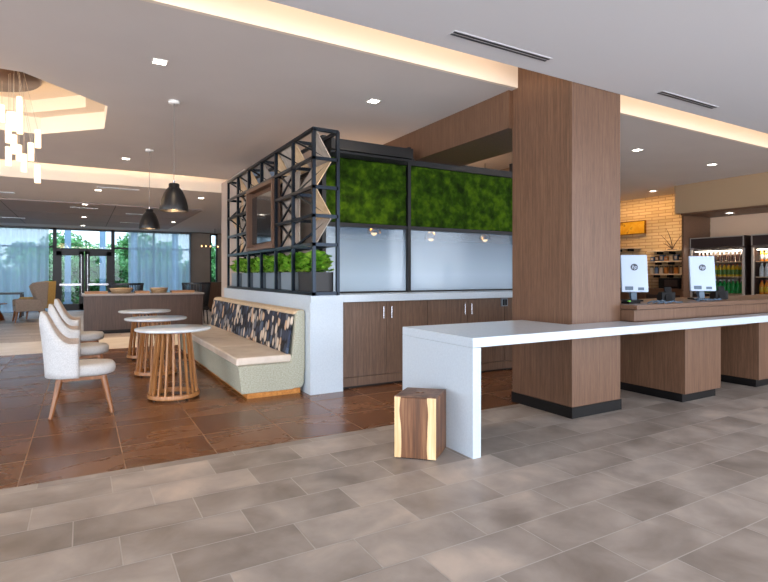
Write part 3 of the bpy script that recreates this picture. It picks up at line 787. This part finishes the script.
# ------------------------------------------------------------------ register counter
rc = thing('register_counter', 'long brown wood register counter with knee spaces beside the column', 'counter', (4.53, 3.1, 0))
RL = 7.4
B().box((0, .03, .86), (RL, .8, .965)).obj('front_panel', 'wood', rc)
B().box((.1, .12, .72), (RL, .8, .86)).obj('apron', 'wood_x', rc)
B().prism([(0, 0), (RL, 0), (RL, .8), (0, .8)], .972, 1.015).obj('worktop', 'wood_x', rc, bevel=.002)
B().box((.13, .045, .962), (RL, .75, .973)).obj('shadow_gap', 'black', rc)
for x0, x1 in ((.76, 1.42), (2.22, 2.95), (4.0, 4.7), (5.7, 6.4)):
    p_ = B().box((x0, -.01, .09), (x1, .85, .784)).obj('pedestal', 'wood', rc, bevel=.002)
    B().box((x0+.02, .03, 0), (x1-.03, .84, .09)).obj('plinth', 'black', p_)

# POS terminals
def text_mesh(body, size, ext=.0015):
    cu = bpy.data.curves.new('t', 'FONT'); cu.body = body; cu.size = size; cu.extrude = ext; cu.align_x = 'CENTER'; cu.align_y = 'CENTER'; cu.resolution_u = 3
    cu.shear = .25
    to = bpy.data.objects.new('t', cu); COL.objects.link(to)
    dg = bpy.context.evaluated_depsgraph_get(); me = bpy.data.meshes.new_from_object(to.evaluated_get(dg))
    bpy.data.objects.remove(to); bpy.data.curves.remove(cu)
    return me
def make_pos(label):
    t = thing('payment_terminal', label, 'monitor', (0, 0, 0), 0)
    hx = .136
    # panel leans: bottom nearer the camera is -y
    pan = B(); y0, y1 = .0, .05
    pan.prism([(-hx, .0), (hx, 0), (hx, .0), (hx+.0, .41), (-hx, .41)][:2]+[(hx, .405), (-hx, .405)], -.018, .018, 'y')
    o = pan.obj('screen_housing', 'pos_white', t, bevel=.008, seg=3); o.location = (0, 0, .1); o.rotation_euler = (math.radians(-7), 0, 0)
    b = B(); b.box((-.10, -.023, .02), (-.02, -.018, .06)).box((.03, -.023, .02), (.09, -.018, .05))
    q_ = b.obj('port_cover', 'cable', o)
    lg = B().lathe([(0, 0), (.037, 0), (.037, .003), (0, .003)], 32, smooth=False).obj('logo_disc', 'pos_logo', o)
    lg.rotation_euler = (PI/2, 0, 0); lg.location = (0, -.0185, .27)
    me = text_mesh('hp', .056); me.materials.append(M['pos_white'])
    tx = bpy.data.objects.new('logo_letters', me); COL.objects.link(tx); tx.parent = o; tx.rotation_euler = (PI/2, 0, 0); tx.location = (0, -.0228, .27)
    B().box((-.09, .0, 0), (.09, .19, .018)).obj('base', 'pos_black', t, bevel=.004)
    B().prism([(.02, .015), (.06, .015), (.14, .12), (.11, .2), (.03, .2)], -.03, .03, 'x').obj('stand', 'cable', t, bevel=.004)
    return t
ps = make_pos('white all-in-one till screen on the register counter, right beside the column')
ps.location = (5.16, 3.56, 1.015); ps.rotation_euler = (0, 0, math.radians(-38))
dup(ps, (6.17, 3.40, 1.015), math.radians(-38), 'white all-in-one till screen on the register counter, in front of the drinks cooler')
def printer(loc, rz, lab):
    t = thing('receipt_printer', lab, 'printer', loc, rz)
    B().prism([(-.07, 0), (.09, 0), (.09, .06), (.03, .1), (-.07, .1)], -.07, .07, 'x').obj('body', 'pos_black', t, bevel=.008)
    B().prism([(-.10, 0), (-.07, 0), (-.02, .15), (-.045, .155)], -.035, .035, 'x').obj('card_reader', 'pos_black', t, bevel=.004)
    return t
printer((5.55, 3.45, 1.015), -.7, 'black receipt printer on the counter between the two till screens')
printer((6.55, 3.42, 1.015), -.7, 'black receipt printer on the counter right of the farther till screen')
def cablepile(loc, seed, lab):
    rnd = random.Random(seed); b = B()
    for _ in range(3):
        p = Vector((0, rnd.uniform(-.05, .05), .008))
        for k in range(9):
            q_ = p+Vector((.03, rnd.uniform(-.04, .04), 0)); q_.z = .008+.02*abs(math.sin(k+_))
            b.tube(p, q_, .006, n=8); p = q_
    tag(b.obj('power_cable', 'cable', loc=loc), lab, 'cable')
cablepile((4.87, 3.16, 1.015), 2, 'blue grey cables in front of the till screen beside the column')
cablepile((5.75, 3.2, 1.015), 5, 'blue grey cables on the counter beside the black receipt printer')
tag(B().prism([(-.09, -.045), (.09, -.045), (.09, .045), (-.09, .045)], 0, .022).box((-.08, -.035, .022), (.08, .035, .026), 0).box((-.085, -.04, .022), (-.055, -.02, .03), 1).obj('keypad', ['pos_black', 'green_light'], loc=(4.78, 3.34, 1.015), bevel=.003), 'black keypad with a green key on the counter by the column', 'keypad')

# ------------------------------------------------------------------ market wall on the right : header, niche, coolers, shelves
struct(B().box((10.95, 2.0, 2.6), (12, 6.62, 3.2)).obj('wall_header', 'header'))
struct(B().box((10.97, 2.0, 2.56), (12, 6.5, 2.6)).box((11.0, 6.46, 0), (12, 6.5, 2.6)).obj('trim_8', 'wood_y'))
def bottle_mesh(kind):
    b = B(); c, c2 = kind
    b.lathe([(0, 0), (.032, 0), (.034, .01), (.034, .13), (.028, .16), (.014, .19), (.013, .215), (0, .215)], 14, mi=0)
    b.lathe([(.0345, .04), (.0348, .042), (.0348, .11), (.0345, .112)], 14, mi=1)
    return b
M['b_dark'] = mat('dark cola', (46, 26, 20), .15); M['b_lab1'] = mat('silver label', (190, 190, 196), .4)
M['b_yel'] = mat('yellow juice', (206, 172, 40), .2); M['b_grn'] = mat('green label', (70, 120, 40), .4)
M['b_red'] = mat('red label', (180, 60, 40), .4); M['b_green'] = mat('green drink', (20, 150, 70), .15)
M['b_white'] = mat('white cap label', (220, 226, 226), .4); M['b_clear'] = mat('water bottle', (190, 204, 214), .15); M['b_org'] = mat('amber drink', (220, 140, 40), .2)
def bottle_proto(name, mts, label, group, loc, sc):
    t = thing(name, label, 'bottle', loc, 0, group)
    b = B().lathe([(0, 0), (.032, 0), (.034, .01), (.034, .13), (.028, .16), (.014, .19), (.013, .2)], 14); b.obj('glass_body', mts[0], t)
    B().lathe([(.0345, .035), (.0352, .04), (.0352, .115), (.0345, .12)], 14).obj('paper_label', mts[1], t)
    B().tube((0, 0, .2), (0, 0, .222), .015, n=12).obj('cap', mts[2], t)
    t.scale = (sc, sc, sc); return t
def cooler(lab, y0, y1, which):
    t = thing('drinks_cooler', lab, 'cooler', (11.2, y0, 0)); W = y1-y0; Hh = 2.08; D_ = .72
    B().box((.05, 0, 0), (D_, .04, Hh)).box((.05, W-.04, 0), (D_, W, Hh)).box((D_-.04, .04, .1), (D_, W-.04, Hh)).box((.05, .04, Hh-.04), (D_, W-.04, Hh)).box((.05, .04, 0), (D_, W-.04, .3)).obj('cabinet', ['cooler_dark'], t)
    B().box((D_-.05, .04, .3), (D_-.04, W-.04, 1.8)).obj('back_liner', 'cooler_in', t)
    B().box((0, 0, 1.87), (.06, W, Hh)).obj('header_panel', 'cooler_dark', t)
    B().box((-.005, 0, 1.83), (.06, W, 1.87)).obj('header_trim', 'chrome', t)
    B().box((0, 0, .28), (.05, .035, 1.83)).box((0, W-.035, .28), (.05, W, 1.83)).box((0, .035, .28), (.05, W-.035, .33)).box((-.004, 0, 1.87), (0, .02, Hh)).box((-.004, W-.02, 1.87), (0, W, Hh)).box((-.004, 0, Hh-.02), (0, W, Hh)).obj('door_frame', 'door_alu', t)
    B().box((.02, .035, .33), (.026, W-.035, 1.83)).obj('glass_door', 'cooler_glass', t)
    B().box((.08, .06, 1.78), (.1, W-.06, 1.8)).obj('light_tube', 'cooler_led', t)
    for z in (.93, 1.27, 1.57): B().box((.08, .04, z-.02), (D_-.06, W-.04, z)).obj('shelf', 'shelf_pale', t)
    light('cooler_lamp', 'AREA', (11.2+.12, (y0+y1)/2, 1.77), 6, (255, 240, 220), .05, W-.2, (0, math.radians(-35), 0))
    return t
cooler('tall dark drinks cooler with silver door frame, directly behind the second till screen', 5.39, 6.44, 0)
cooler('tall dark drinks cooler at the right edge, right of the dark gap', 4.2, 5.26, 1)
specs = [(.93, ('b_green', 'b_green', 'b_white'), 'green drink bottle with white cap on the lower shelf of the left cooler', 'green bottles in the left cooler', 1.25, 5.39, 6.44),
         (1.27, ('b_yel', 'b_grn', 'b_red'), 'yellow and green bottle on the middle shelf of the left cooler', 'yellow green bottles in the left cooler', 1.15, 5.39, 6.44),
         (1.57, ('b_dark', 'b_dark', 'b_lab1'), 'dark bottle with silver cap on the top shelf of the left cooler', 'dark bottles in the left cooler', .95, 5.39, 6.44),
         (.93, ('b_org', 'b_yel', 'b_red'), 'amber bottle with yellow label on the lower shelf of the right cooler', 'amber bottles low in the right cooler', 1.2, 4.2, 5.26),
         (1.27, ('b_clear', 'b_clear', 'b_white'), 'clear water bottle on the middle shelf of the right cooler', 'water bottles in the right cooler', 1.15, 4.2, 5.26),
         (1.57, ('b_org', 'b_white', 'b_dark'), 'orange and white bottle on the top shelf of the right cooler', 'orange bottles high in the right cooler', 1.0, 4.2, 5.26)]
for z, mts, lab, grp, sc_, y0, y1 in specs:
    n = 11; pr = None
    for k in range(n):
        y = y1-.11-(y1-y0-.22)*k/(n-1)
        if y0 < 5 and y < 4.62: continue
        if pr is None: pr = bottle_proto('drink_bottle', mts, lab, grp, (11.36, y, z), sc_)
        else: dup(pr, (11.36, y, z))
# wall shelves on brick
def wshelf(y0, y1, z, lab):
    tt = thing('wall_shelf', lab, 'shelf', (11.7, y0, z))
    B().box((0, 0, 0), (.3, y1-y0, .03)).obj('shelf_board', 'shelf_pale', tt)
    for k in (.2, .5, .8): B().box((.1, (y1-y0)*k-.02, -.06), (.3, (y1-y0)*k+.02, -.001)).obj('bracket', 'black', tt)
wshelf(6.75, 7.75, 1.85, 'pale wall shelf holding a twig ornament, topmost beside the cooler')
wshelf(6.75, 7.8, 1.60, 'pale wall shelf of small packets, below the twig ornament shelf')
wshelf(6.75, 7.85, 1.30, 'pale wall shelf of jars, lowest of the three beside the cooler')
wshelf(8.1, 9.2, 1.95, 'wall shelf with dark brackets under the amber picture')
M['p_blue'] = mat('blue packet', (90, 110, 140), .5); M['p_org'] = mat('orange packet', (206, 132, 54), .5); M['p_cream'] = mat('cream packet', (214, 196, 166), .5); M['p_brown'] = mat('brown jar', (110, 74, 46), .3)
for k in range(8):
    c = ('p_blue', 'p_brown', 'p_blue', 'p_org', 'p_cream', 'p_blue', 'p_brown', 'p_blue')[k]
    y = 7.68-.115*k; h_ = .10+.02*(k % 3)
    tag(B().box((-.05, -.045, 0), (.05, .045, h_)).box((-.051, -.03, .03), (-.05, .03, h_-.03), 1).obj('snack_packet', [c, 'p_cream'], loc=(11.84, y, 1.631), bevel=.004),
        {'p_blue': 'blue snack packet on the middle shelf of the brick wall', 'p_brown': 'brown snack packet on the middle shelf of the brick wall', 'p_org': 'orange snack packet on the middle shelf of the brick wall', 'p_cream': 'cream snack packet on the middle shelf of the brick wall'}[c], 'packet', 'packets on the middle shelf' if c in ('p_blue', 'p_brown') else None)
for k in range(8):
    c = ('p_cream', 'p_blue', 'p_cream', 'p_org', 'p_brown', 'p_org', 'p_cream', 'p_cream')[k]
    nm = {'p_cream': 'cream', 'p_blue': 'blue', 'p_org': 'orange', 'p_brown': 'brown'}[c]
    y = 7.72-.12*k
    t = thing('jar', f'{nm} jar on the lowest shelf of the brick wall beside the cooler', 'jar', (11.84, y, 1.331), 0, f'{nm} jars on the lowest shelf' if c in ('p_cream', 'p_org') else None)
    B().lathe([(0, 0), (.042, 0), (.045, .01), (.045, .13), (.036, .15), (0, .15)], 18).obj('jar_body', c, t)
    B().tube((0, 0, .15), (0, 0, .175), .036, n=18).obj('lid', 'black', t)
tw = B()
rnd = random.Random(4)
tw.lathe([(0, 0), (.1, 0), (.1, .02), (0, .025)], 16)
for a, l_ in ((-.5, .42), (.1, .5), (.55, .4), (.9, .25)):
    p = Vector((0, 0, .02)); 
    for k in range(4):
        q_ = p+Vector((0, math.sin(a+k*.15*math.copysign(1, a))*l_/4, math.cos(a)*l_/4)); tw.tube(p, q_, .012-.002*k, .01-.002*k, n=8); p = q_
tag(tw.obj('twig_ornament', 'bark', loc=(11.85, 7.22, 1.881)), 'dark branching twig ornament on the top shelf beside the cooler', 'ornament')
art = thing('amber_picture', 'amber yellow picture panel on the cream brick wall, right of the column', 'picture', (11.955, 8.4, 2.48))
B().box((0, -.42, -.15), (.04, .42, .15)).obj('canvas', 'sign', art)
B().box((-.01, -.42, .15), (.045, .42, .165)).box((-.01, -.42, -.165), (.045, .42, -.15)).box((-.01, -.435, -.165), (.045, -.42, .165)).box((-.01, .42, -.165), (.045, .435, .165)).obj('picture_frame', 'brass', art)
bc = thing('back_cabinet', 'brown back counter with dark opening below the wall shelves', 'cabinet', (11.45, 6.7, 0))
B().box((0, 0, 0), (.5, 1.9, .95)).obj('body', 'wood', bc); B().box((-.02, -.02, .95), (.52, 1.92, .99)).obj('worktop', 'wood_y', bc)
B().box((-.005, .1, .15), (0, .9, .85)).obj('door', 'cooler_dark', bc)
mo = thing('coffee_machine', 'dark boxy machine on the back counter below the wall shelves', 'machine', (11.6, 7.15, .991))
B().box((0, -.25, 0), (.35, .25, .24)).obj('body', 'pos_black', mo, bevel=.01); B().box((-.01, -.2, .05), (0, .1, .2)).obj('door', 'cooler_dark', mo)

# ------------------------------------------------------------------ island and what stands on it
isl = thing('serving_island', 'long dark taupe wood island with pale top in front of the windows', 'island', (0, 13.1, 0))
B().box((.03, .03, .08), (2.52, .95, .84)).obj('body', 'wood_island', isl)
B().box((.06, .06, 0), (2.5, .92, .08)).obj('plinth', 'black', isl)
B().box((0, 0, .84), (2.55, 1.0, .88)).obj('worktop', 'island_top', isl, bevel=.004)
def basket(x, lab, r=.2, n=None):
    t = thing('wicker_basket', lab, 'basket', (x, 13.45, .881))
    B().lathe([(0, 0), (r*.8, 0), (r, .11), (r+.01, .12), (r-.01, .12), (r*.78, .012), (0, .012)], 28).obj('bowl', 'wicker', t)
    b = B(); rnd = random.Random(int(x*100))
    for k in range(9):
        a = rnd.uniform(0, 6.28); rr = rnd.uniform(0, r*.6)
        b.lathe([(0, 0), (.035, .01), (.045, .035), (.03, .06), (0, .065)], 10, c=(math.cos(a)*rr, math.sin(a)*rr, .06))
    o = b.obj('bread_rolls', 'bench_top', t); o['kind'] = 'stuff'
basket(.78, 'round wicker basket of rolls on the island, left of the pair', .24)
basket(1.58, 'round wicker basket of rolls on the island, right of the pair', .2)
def tray(x0, x1, lab):
    t = thing('wooden_tray', lab, 'tray', ((x0+x1)/2, 13.4, .881)); h_ = (x1-x0)/2
    B().box((-h_, -.16, 0), (h_, .16, .012)).obj('bottom', 'tray_wood', t)
    B().box((-h_, -.16, .012), (h_, -.145, .05)).box((-h_, .145, .012), (h_, .16, .05)).box((-h_, -.145, .012), (-h_+.015, .145, .05)).box((h_-.015, -.145, .012), (h_, .145, .05)).obj('rim', 'tray_wood', t)
tray(.05, .5, 'low wooden tray at the left end of the island'); tray(1.06, 1.36, 'low wooden tray on the island between the two baskets'); tray(1.84, 2.35, 'low wooden tray at the right end of the island')
def barrel(loc, rz, lab):
    t = thing('barrel_chair', lab, 'chair', loc, rz)
    B().box((-.3, -.28, .38), (.3, .28, .46)).obj('seat', 'charcoal', t, bevel=.03, seg=3)
    n = 24
    for k in range(n):
        a = math.radians(200+140*k/(n-1)); c, s = math.cos(a), math.sin(a)
        B().tube((c*.3, s*.28, .42), (c*.38, s*.34, 1.08), .012, n=8).obj('spindle', 'charcoal', t)
    b = B(); 
    for k in range(24):
        a0 = math.radians(200+140*k/24); a1 = math.radians(200+140*(k+1)/24)
        b.bar((math.cos(a0)*.38, math.sin(a0)*.34, 1.08), (math.cos(a1)*.38, math.sin(a1)*.34, 1.08), .03, .045)
    b.obj('top_rail', 'charcoal', t)
    for x in (-.24, .24):
        for y in (-.22, .22): B().tube((x*1.1, y*1.1, 0), (x, y, .4), .014, .018, n=8).obj('leg', 'charcoal', t)
barrel((.97, 14.5, 0), 0, 'charcoal spindle back chair behind the island, near the doors')
barrel((2.62, 14.6, 0), 0, 'charcoal spindle back chair behind the right end of the island')
barrel((3.15, 13.6, 0), .9, 'charcoal spindle back chair right of the island, beside the banquette end')
sc_ = thing('service_cabinet', 'brown wood cabinet against the far wall, right of the island', 'cabinet', (3.9, 20.5, 0))
B().box((0, 0, 0), (.7, .5, 1.0)).obj('body', 'wood', sc_); B().box((-.02, -.02, 1.0), (.72, .52, 1.03)).obj('worktop', 'wood_x', sc_)

# wing chairs
def wing(loc, rz, mts, lab):
    t = thing('wing_chair', lab, 'chair', loc, rz)   # faces +x locally
    B().box((-.3, -.3, .30), (.36, .3, .46)).obj('seat', mts[0], t, bevel=.03, seg=3)
    b = B().prism([(-.30, .34), (-.17, .36), (-.30, 1.12), (-.42, 1.1)], -.33, .33, 'y'); b.obj('backrest', mts[0], t, bevel=.03, seg=3)
    for s in (-1, 1):
        o = B().prism([(-.38, .40), (-.1, .40), (-.14, .62), (-.02, .98), (-.12, 1.08), (-.42, 1.12)], s*.35-.03, s*.35+.03, 'y').obj('wing', mts[1] if s > 0 else mts[0], t, bevel=.02, seg=3)
        B().prism([(-.32, .30), (.34, .30), (.36, .60), (.30, .63), (-.25, .62)], s*.35-.04, s*.35+.04, 'y').obj('armrest', mts[0], t, bevel=.02, seg=3)
        for x, dx in ((.3, .05), (-.26, -.1)):
            B().tube((x+dx, s*.33, 0), (x, s*.28, .32), .018, .035, n=10).obj('leg', 'oak_dark', t)
    return t
wing((-1.28, 17.7, 0), math.radians(190), ('wing_fab', 'wing_fab'), 'taupe wing back chair with curved wood legs by the curtains')
wing((-1.2, 19.1, 0), math.radians(200), ('wing_gold', 'wing_gold'), 'mustard wing back chair beside the glass doors, behind the taupe one')
st2 = thing('drum_table', 'small copper drum side table beside the taupe wing chair', 'table', (-2.15, 18.6, 0))
B().lathe([(0, 0), (.22, 0), (.2, .1), (.1, .3), (.12, .46), (0, .46)], 28).obj('base', 'copper', st2); B().lathe([(0, .46), (.28, .46), (.28, .48), (0, .48)], 28).obj('tabletop', 'copper', st2)
dt = thing('side_desk', 'dark narrow table at the left edge, in front of the curtain', 'table', (-3.2, 19.6, 0))
B().box((0, 0, .70), (1.6, .6, .76)).obj('tabletop', 'dark_table', dt)
for x in (0, 1.54):
    for y in (0, .54): B().box((x, y, 0), (x+.06, y+.06, .70)).obj('leg', 'dark_table', dt)

# ------------------------------------------------------------------ lamps
def pend(loc, drop, lab):
    # loc at the ceiling, drop = distance to the rim
    t = thing('pendant_lamp', lab, 'lamp', (loc[0], loc[1], loc[2]-drop), 0, 'black pendant lamps over the tables')
    B().lathe([(.148, 0), (.150, .01), (.143, .06), (.129, .12), (.107, .18), (.082, .23), (.062, .25), (.055, .258), (.056, .29), (.045, .30), (0, .30)], 40).lathe([(.143, .004), (.136, .06), (.122, .12), (.10, .178), (.06, .225), (0, .23)], 40).obj('lamp_shade', 'lamp_black', t, fixn=False)
    B().lathe([(0, .10), (.035, .09), (.045, .05), (.03, .02), (0, .01)], 16).obj('bulb', 'lamp_inside', t)
    B().tube((0, 0, .30), (0, 0, drop-.03), .004, n=8).obj('cord', 'cord', t)
    B().tube((0, 0, .30), (0, 0, .33), .012, n=8).obj('cord_grip', 'chrome', t)
    B().lathe([(0, drop-.03), (.06, drop-.03), (.06, drop-.001), (0, drop-.001)], 24).obj('canopy', 'white_metal', t)
    light('pendant_light', 'POINT', (loc[0], loc[1], loc[2]-drop+.03), 8, (255, 205, 145), .04)
pend((.872, 6.12, MAIN), 1.2, 'black dome pendant lamp hanging over the nearest round table')
pend((.886, 8.67, MAIN), 1.2, 'black dome pendant lamp hanging over the farther round tables')

DLG = {}
def down(x, y, z, lab, power=14, col=(255, 226, 190), sz=.052, grp=None, rnd_=False):
    t = thing('downlight', lab, 'light', (x, y, z), 0, grp)
    B().box((-sz-.012, -sz-.012, -.006), (sz+.012, -sz, -.0005)).box((-sz-.012, sz, -.006), (sz+.012, sz+.012, -.0005)).box((-sz-.012, -sz, -.006), (-sz, sz, -.0005)).box((sz, -sz, -.006), (sz+.012, sz, -.0005)).obj('bezel', 'white_metal', t)
    B().box((-sz, -sz, -.004), (sz, sz, -.001)).obj('lens', 'down_glow', t)
    light('downlight_lamp', 'SPOT', (x, y, z-.03), power, col, .05, spot=2.0, blend=.8)
g_ = 'downlights in the ceiling over the far lounge'
down(.6, 5.05, MAIN, 'square downlight in the ceiling nearest the left of the pale cove', 40)
down(2.76, 5.03, MAIN, 'square downlight in the ceiling above the truss screen corner', 40)
down(.62, 9.53, MAIN, 'small square downlight left of the farther black pendant cord', 40)
down(.28, 11.96, FAR, 'small downlight just beyond the far cove, above the island left end', 80)
down(2.28, 12.07, FAR, 'small downlight beyond the far cove, above the island right end', 80)
down(.06, 14.28, FAR-.03, 'small downlight at the near edge of the dark ceiling area', 70)
down(.05, 17.43, FAR-.03, 'small downlight midway along the dark ceiling area', 70)
down(.03, 20.4, FAR-.03, 'small downlight in the dark ceiling nearest the glass doors', 60)
down(2.5, 17.65, FAR-.03, 'small downlight at the right of the dark ceiling area', 70)
down(7.31, 5.0, MAIN, 'small downlight in the ceiling right of the column, nearest it', 50)
down(9.39, 5.02, MAIN, 'small downlight in the ceiling above the register, nearest the tan header', 50)
down(11.2, 7.27, MAIN, 'small downlight close above the cream brick wall', 60)
down(11.4, 5.75, 2.56, 'small downlight in the wood soffit above the left cooler', 50)
# fill downlights added unseen in the near ceiling, over and behind the viewpoint
for x, y in ((-3.6, .6), (0, -1.2), (3.6, -1.2), (7.4, -.2)):
    down(x, y, NEAR, 'added square fill downlight, unseen, in the near ceiling over the entrance', 30, (255, 240, 225), grp='added fill downlights over the entrance')
# warm area light grazing the brick wall from above, no fixture modelled
light('brick_graze', 'AREA', (11.55, 7.9, 3.15), 9, (255, 206, 145), .12, 1.8, (0, math.radians(-12), 0))

# pale strip diffusers in the dark ceiling
SL = [(-1.456, 13.24, .5), (-2.4, 15.1, .6), (-1.75, 18.6, .6), (.05, 15.0, .6), (1.33, 15.85, .6), (1.4, 18.6, .7), (.62, 11.55, .75)]
SLn = ['at the far left in front of the dark area', 'in the left of the dark area', 'at the far left of the dark area', 'in the middle of the dark area', 'just right of the middle downlight row', 'farthest right near the windows', 'just beyond the far cove above the pendants']
for (x, y, l_), s_ in zip(SL, SLn):
    z_ = FAR-.032 if y > 14.2 else FAR
    t = thing('strip_diffuser', 'slim pale ceiling diffuser '+s_, 'vent', (x, y, z_), 0)
    B().box((-l_/2, -.06, -.008), (l_/2, .06, 0)).obj('frame', 'white_metal', t)
    for k in range(3): B().box((-l_/2+.02, -.045+k*.035, -.009), (l_/2-.02, -.03+k*.035, -.008)).obj('slot', 'chrome', t)
for x0, x1, lab in ((2.31, 3.27, 'long linear air vent in the near ceiling, left of the column top'), (4.77, 5.71, 'linear air vent in the near ceiling, right of the column top')):
    t = thing('air_vent', lab, 'vent', ((x0+x1)/2, 3.03, NEAR)); h_ = (x1-x0)/2
    B().box((-h_-.01, -.04, -.004), (h_+.01, .04, -.0005)).obj('frame', 'ceil_near', t)
    for k in (-1, 1): B().box((-h_, k*.017-.011, -.006), (h_, k*.017+.011, -.004)).obj('slot', 'vent', t)

# chandelier
ch = thing('chandelier', 'cluster chandelier of lit glass rods hanging from a bronze disc in the octagonal coffer', 'chandelier', (-1.0, 7.2, 3.58))
B().lathe([(0, -.08), (.58, -.08), (.6, -.06), (.6, 0), (0, 0)], 48).obj('canopy', 'bronze', ch)
rods = [(19.7, 97, 116), (20, 113, 134), (2, 105, 122), (10, 112, 130), (13.5, 112, 131), (8.5, 125, 143), (14, 135, 154), (8.5, 147, 166), (19, 145, 161), (24, 154, 172), (31, 143, 161), (38, 130, 148), (37.6, 165, 183), (-6, 120, 140), (-14, 140, 160), (-22, 110, 130), (-30, 150, 170), (-40, 130, 150), (-52, 118, 138), (-10, 160, 180), (-36, 100, 120)]
s_a, c_a = math.sin(math.atan2(302, F)), math.cos(math.atan2(302, F))
rr_ = random.Random(11)
for px, yt, yb_ in rods:
    d = 5.74+rr_.uniform(-.25, .25); r_ = (px-384)/F*d
    X = c_a*r_+s_a*d; Y = -s_a*r_+c_a*d
    if math.hypot(X+1, Y-7.2) > .56:
        kk = .55/math.hypot(X+1, Y-7.2)
        if kk < .8: pass
    zt = 1.3+(275-yt)/F*d; zb_ = 1.3+(275-yb_)/F*d
    lx, ly = X+1, Y-7.2
    kk = min(1, .57/max(.01, math.hypot(lx, ly))); lx2, ly2 = lx*kk, ly*kk
    B().tube((lx2, ly2, -.08), (lx, ly, zt-3.58), .0022, n=6).obj('cord', 'cord_pale', ch)
    b = B().tube((lx, ly, zb_-3.58), (lx, ly, zt-3.58), .029, n=14); b.obj('glass_rod', 'crystal', ch)
light('chandelier_light', 'POINT', (-1.0, 7.2, 2.9), 24, (255, 212, 160), .3)

# sputnik fixture by the far wall
sp = thing('branch_chandelier', 'small branching fixture with globe bulbs by the far wall', 'chandelier', (4.07, 19.88, 2.35))
sp.scale = (.7, .7, .7)
B().tube((.25, 0, 0), (.25, 0, (FAR-2.35)/.7), .012, n=8).obj('stem', 'black', sp)
B().tube((-.4, 0, 0), (.4, .1, 0), .012, n=8).tube((-.1, -.2, 0), (.25, .2, .02), .01, n=8).tube((.1, 0, 0), (.1, 0, .12), .01, n=8).obj('arms', 'black', sp)
for x, y in ((-.42, 0), (-.22, -.05), (.02, .0), (.42, .1)): B().lathe([(0, -.04), (.028, -.028), (.04, 0), (.028, .028), (0, .04)], 14, c=(x, y, 0)).obj('bulb', 'lamp_inside', sp)
# pendants of the service room seen through the glass
g0 = None
for i, (px, py) in enumerate(((374, 230), (431, 236), (485, 237))):
    u = (px-384)/F; dx, dy = c_a*u+s_a, -s_a*u+c_a; tY = 6.9/dy; X = dx*tY; Z = 1.3+(275-py)/F*tY
    lab = ['leftmost of three small brass pendants glowing behind the frosted glass', 'middle one of three small brass pendants glowing behind the frosted glass', 'rightmost of three small brass pendants glowing behind the frosted glass'][i]
    t = thing('brass_pendant', lab, 'lamp', (X, 6.9, Z), 0, 'brass pendants behind the glass')
    B().lathe([(.11, -.05), (.1, 0), (.05, .06), (.02, .08), (0, .08)], 24).obj('lamp_shade', 'brass', t)
    B().lathe([(0, -.09), (.035, -.07), (.045, -.04), (.02, 0), (0, .0)], 14).obj('bulb', 'lamp_inside', t)
    B().tube((0, 0, .08), (0, 0, MAIN-Z), .004, n=8).obj('cord', 'black', t)
for k in (3.5, 5.2): light('service_ceiling_fill', 'POINT', (k, 6.9, 2.3), 9, (255, 206, 160), .1)  # warm fill points added above the pendants to brighten the ceiling
light('service_room_fill', 'AREA', (4.3, 7.7, 3.15), 24, (225, 236, 255), 1.2, 1.2)  # added area light that brightens the room behind the glass, no fixture

# cove LEDs : strips lying on the hidden ledges
def led(y, z, x0, x1, n, power, col, rx):
    for k in range(n):
        xa = x0+(x1-x0)*(k+.5)/n
        light('cove_lamp', 'AREA', (xa, y, z), power, col, (x1-x0)/n, .05, rx)
led(3.0, NEAR+.12, -8.5, 11.8, 4, 10, (255, 222, 186), (math.radians(115), 0, 0))
led(10.35, MAIN+.12, -8.5, 2.4, 3, 9, (255, 222, 186), (math.radians(115), 0, 0))
for o in [o for o in bpy.data.objects if o.name.startswith('cove_lamp')]: pass

# ------------------------------------------------------------------ world : bright overcast sky
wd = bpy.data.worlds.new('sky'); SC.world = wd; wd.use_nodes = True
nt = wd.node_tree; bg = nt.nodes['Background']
tc = nt.nodes.new('ShaderNodeTexCoord'); sp_ = nt.nodes.new('ShaderNodeSeparateXYZ'); cr = nt.nodes.new('ShaderNodeValToRGB')
cr.color_ramp.elements[0].position = .0; cr.color_ramp.elements[0].color = lin((226, 238, 250)); cr.color_ramp.elements[1].position = .6; cr.color_ramp.elements[1].color = lin((188, 214, 246))
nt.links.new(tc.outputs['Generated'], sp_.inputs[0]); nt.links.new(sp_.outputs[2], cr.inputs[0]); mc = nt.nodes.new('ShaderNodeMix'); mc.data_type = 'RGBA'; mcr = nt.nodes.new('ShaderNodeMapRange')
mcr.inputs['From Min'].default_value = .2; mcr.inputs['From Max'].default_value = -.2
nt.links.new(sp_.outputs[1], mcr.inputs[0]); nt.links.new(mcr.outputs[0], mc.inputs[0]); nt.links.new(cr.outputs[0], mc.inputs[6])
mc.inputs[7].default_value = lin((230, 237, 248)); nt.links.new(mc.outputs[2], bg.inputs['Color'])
# sky strength boosted on the entrance side, behind the viewpoint, as fill for the interior
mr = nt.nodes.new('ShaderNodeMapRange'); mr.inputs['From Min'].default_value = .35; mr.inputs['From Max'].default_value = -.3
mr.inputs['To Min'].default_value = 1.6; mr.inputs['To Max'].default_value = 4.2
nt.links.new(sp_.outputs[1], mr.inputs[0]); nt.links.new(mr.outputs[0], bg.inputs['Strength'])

vs = SC.view_settings; vs.view_transform = 'Standard'; vs.look = 'None'; vs.gamma = 1; vs.exposure = 0.95
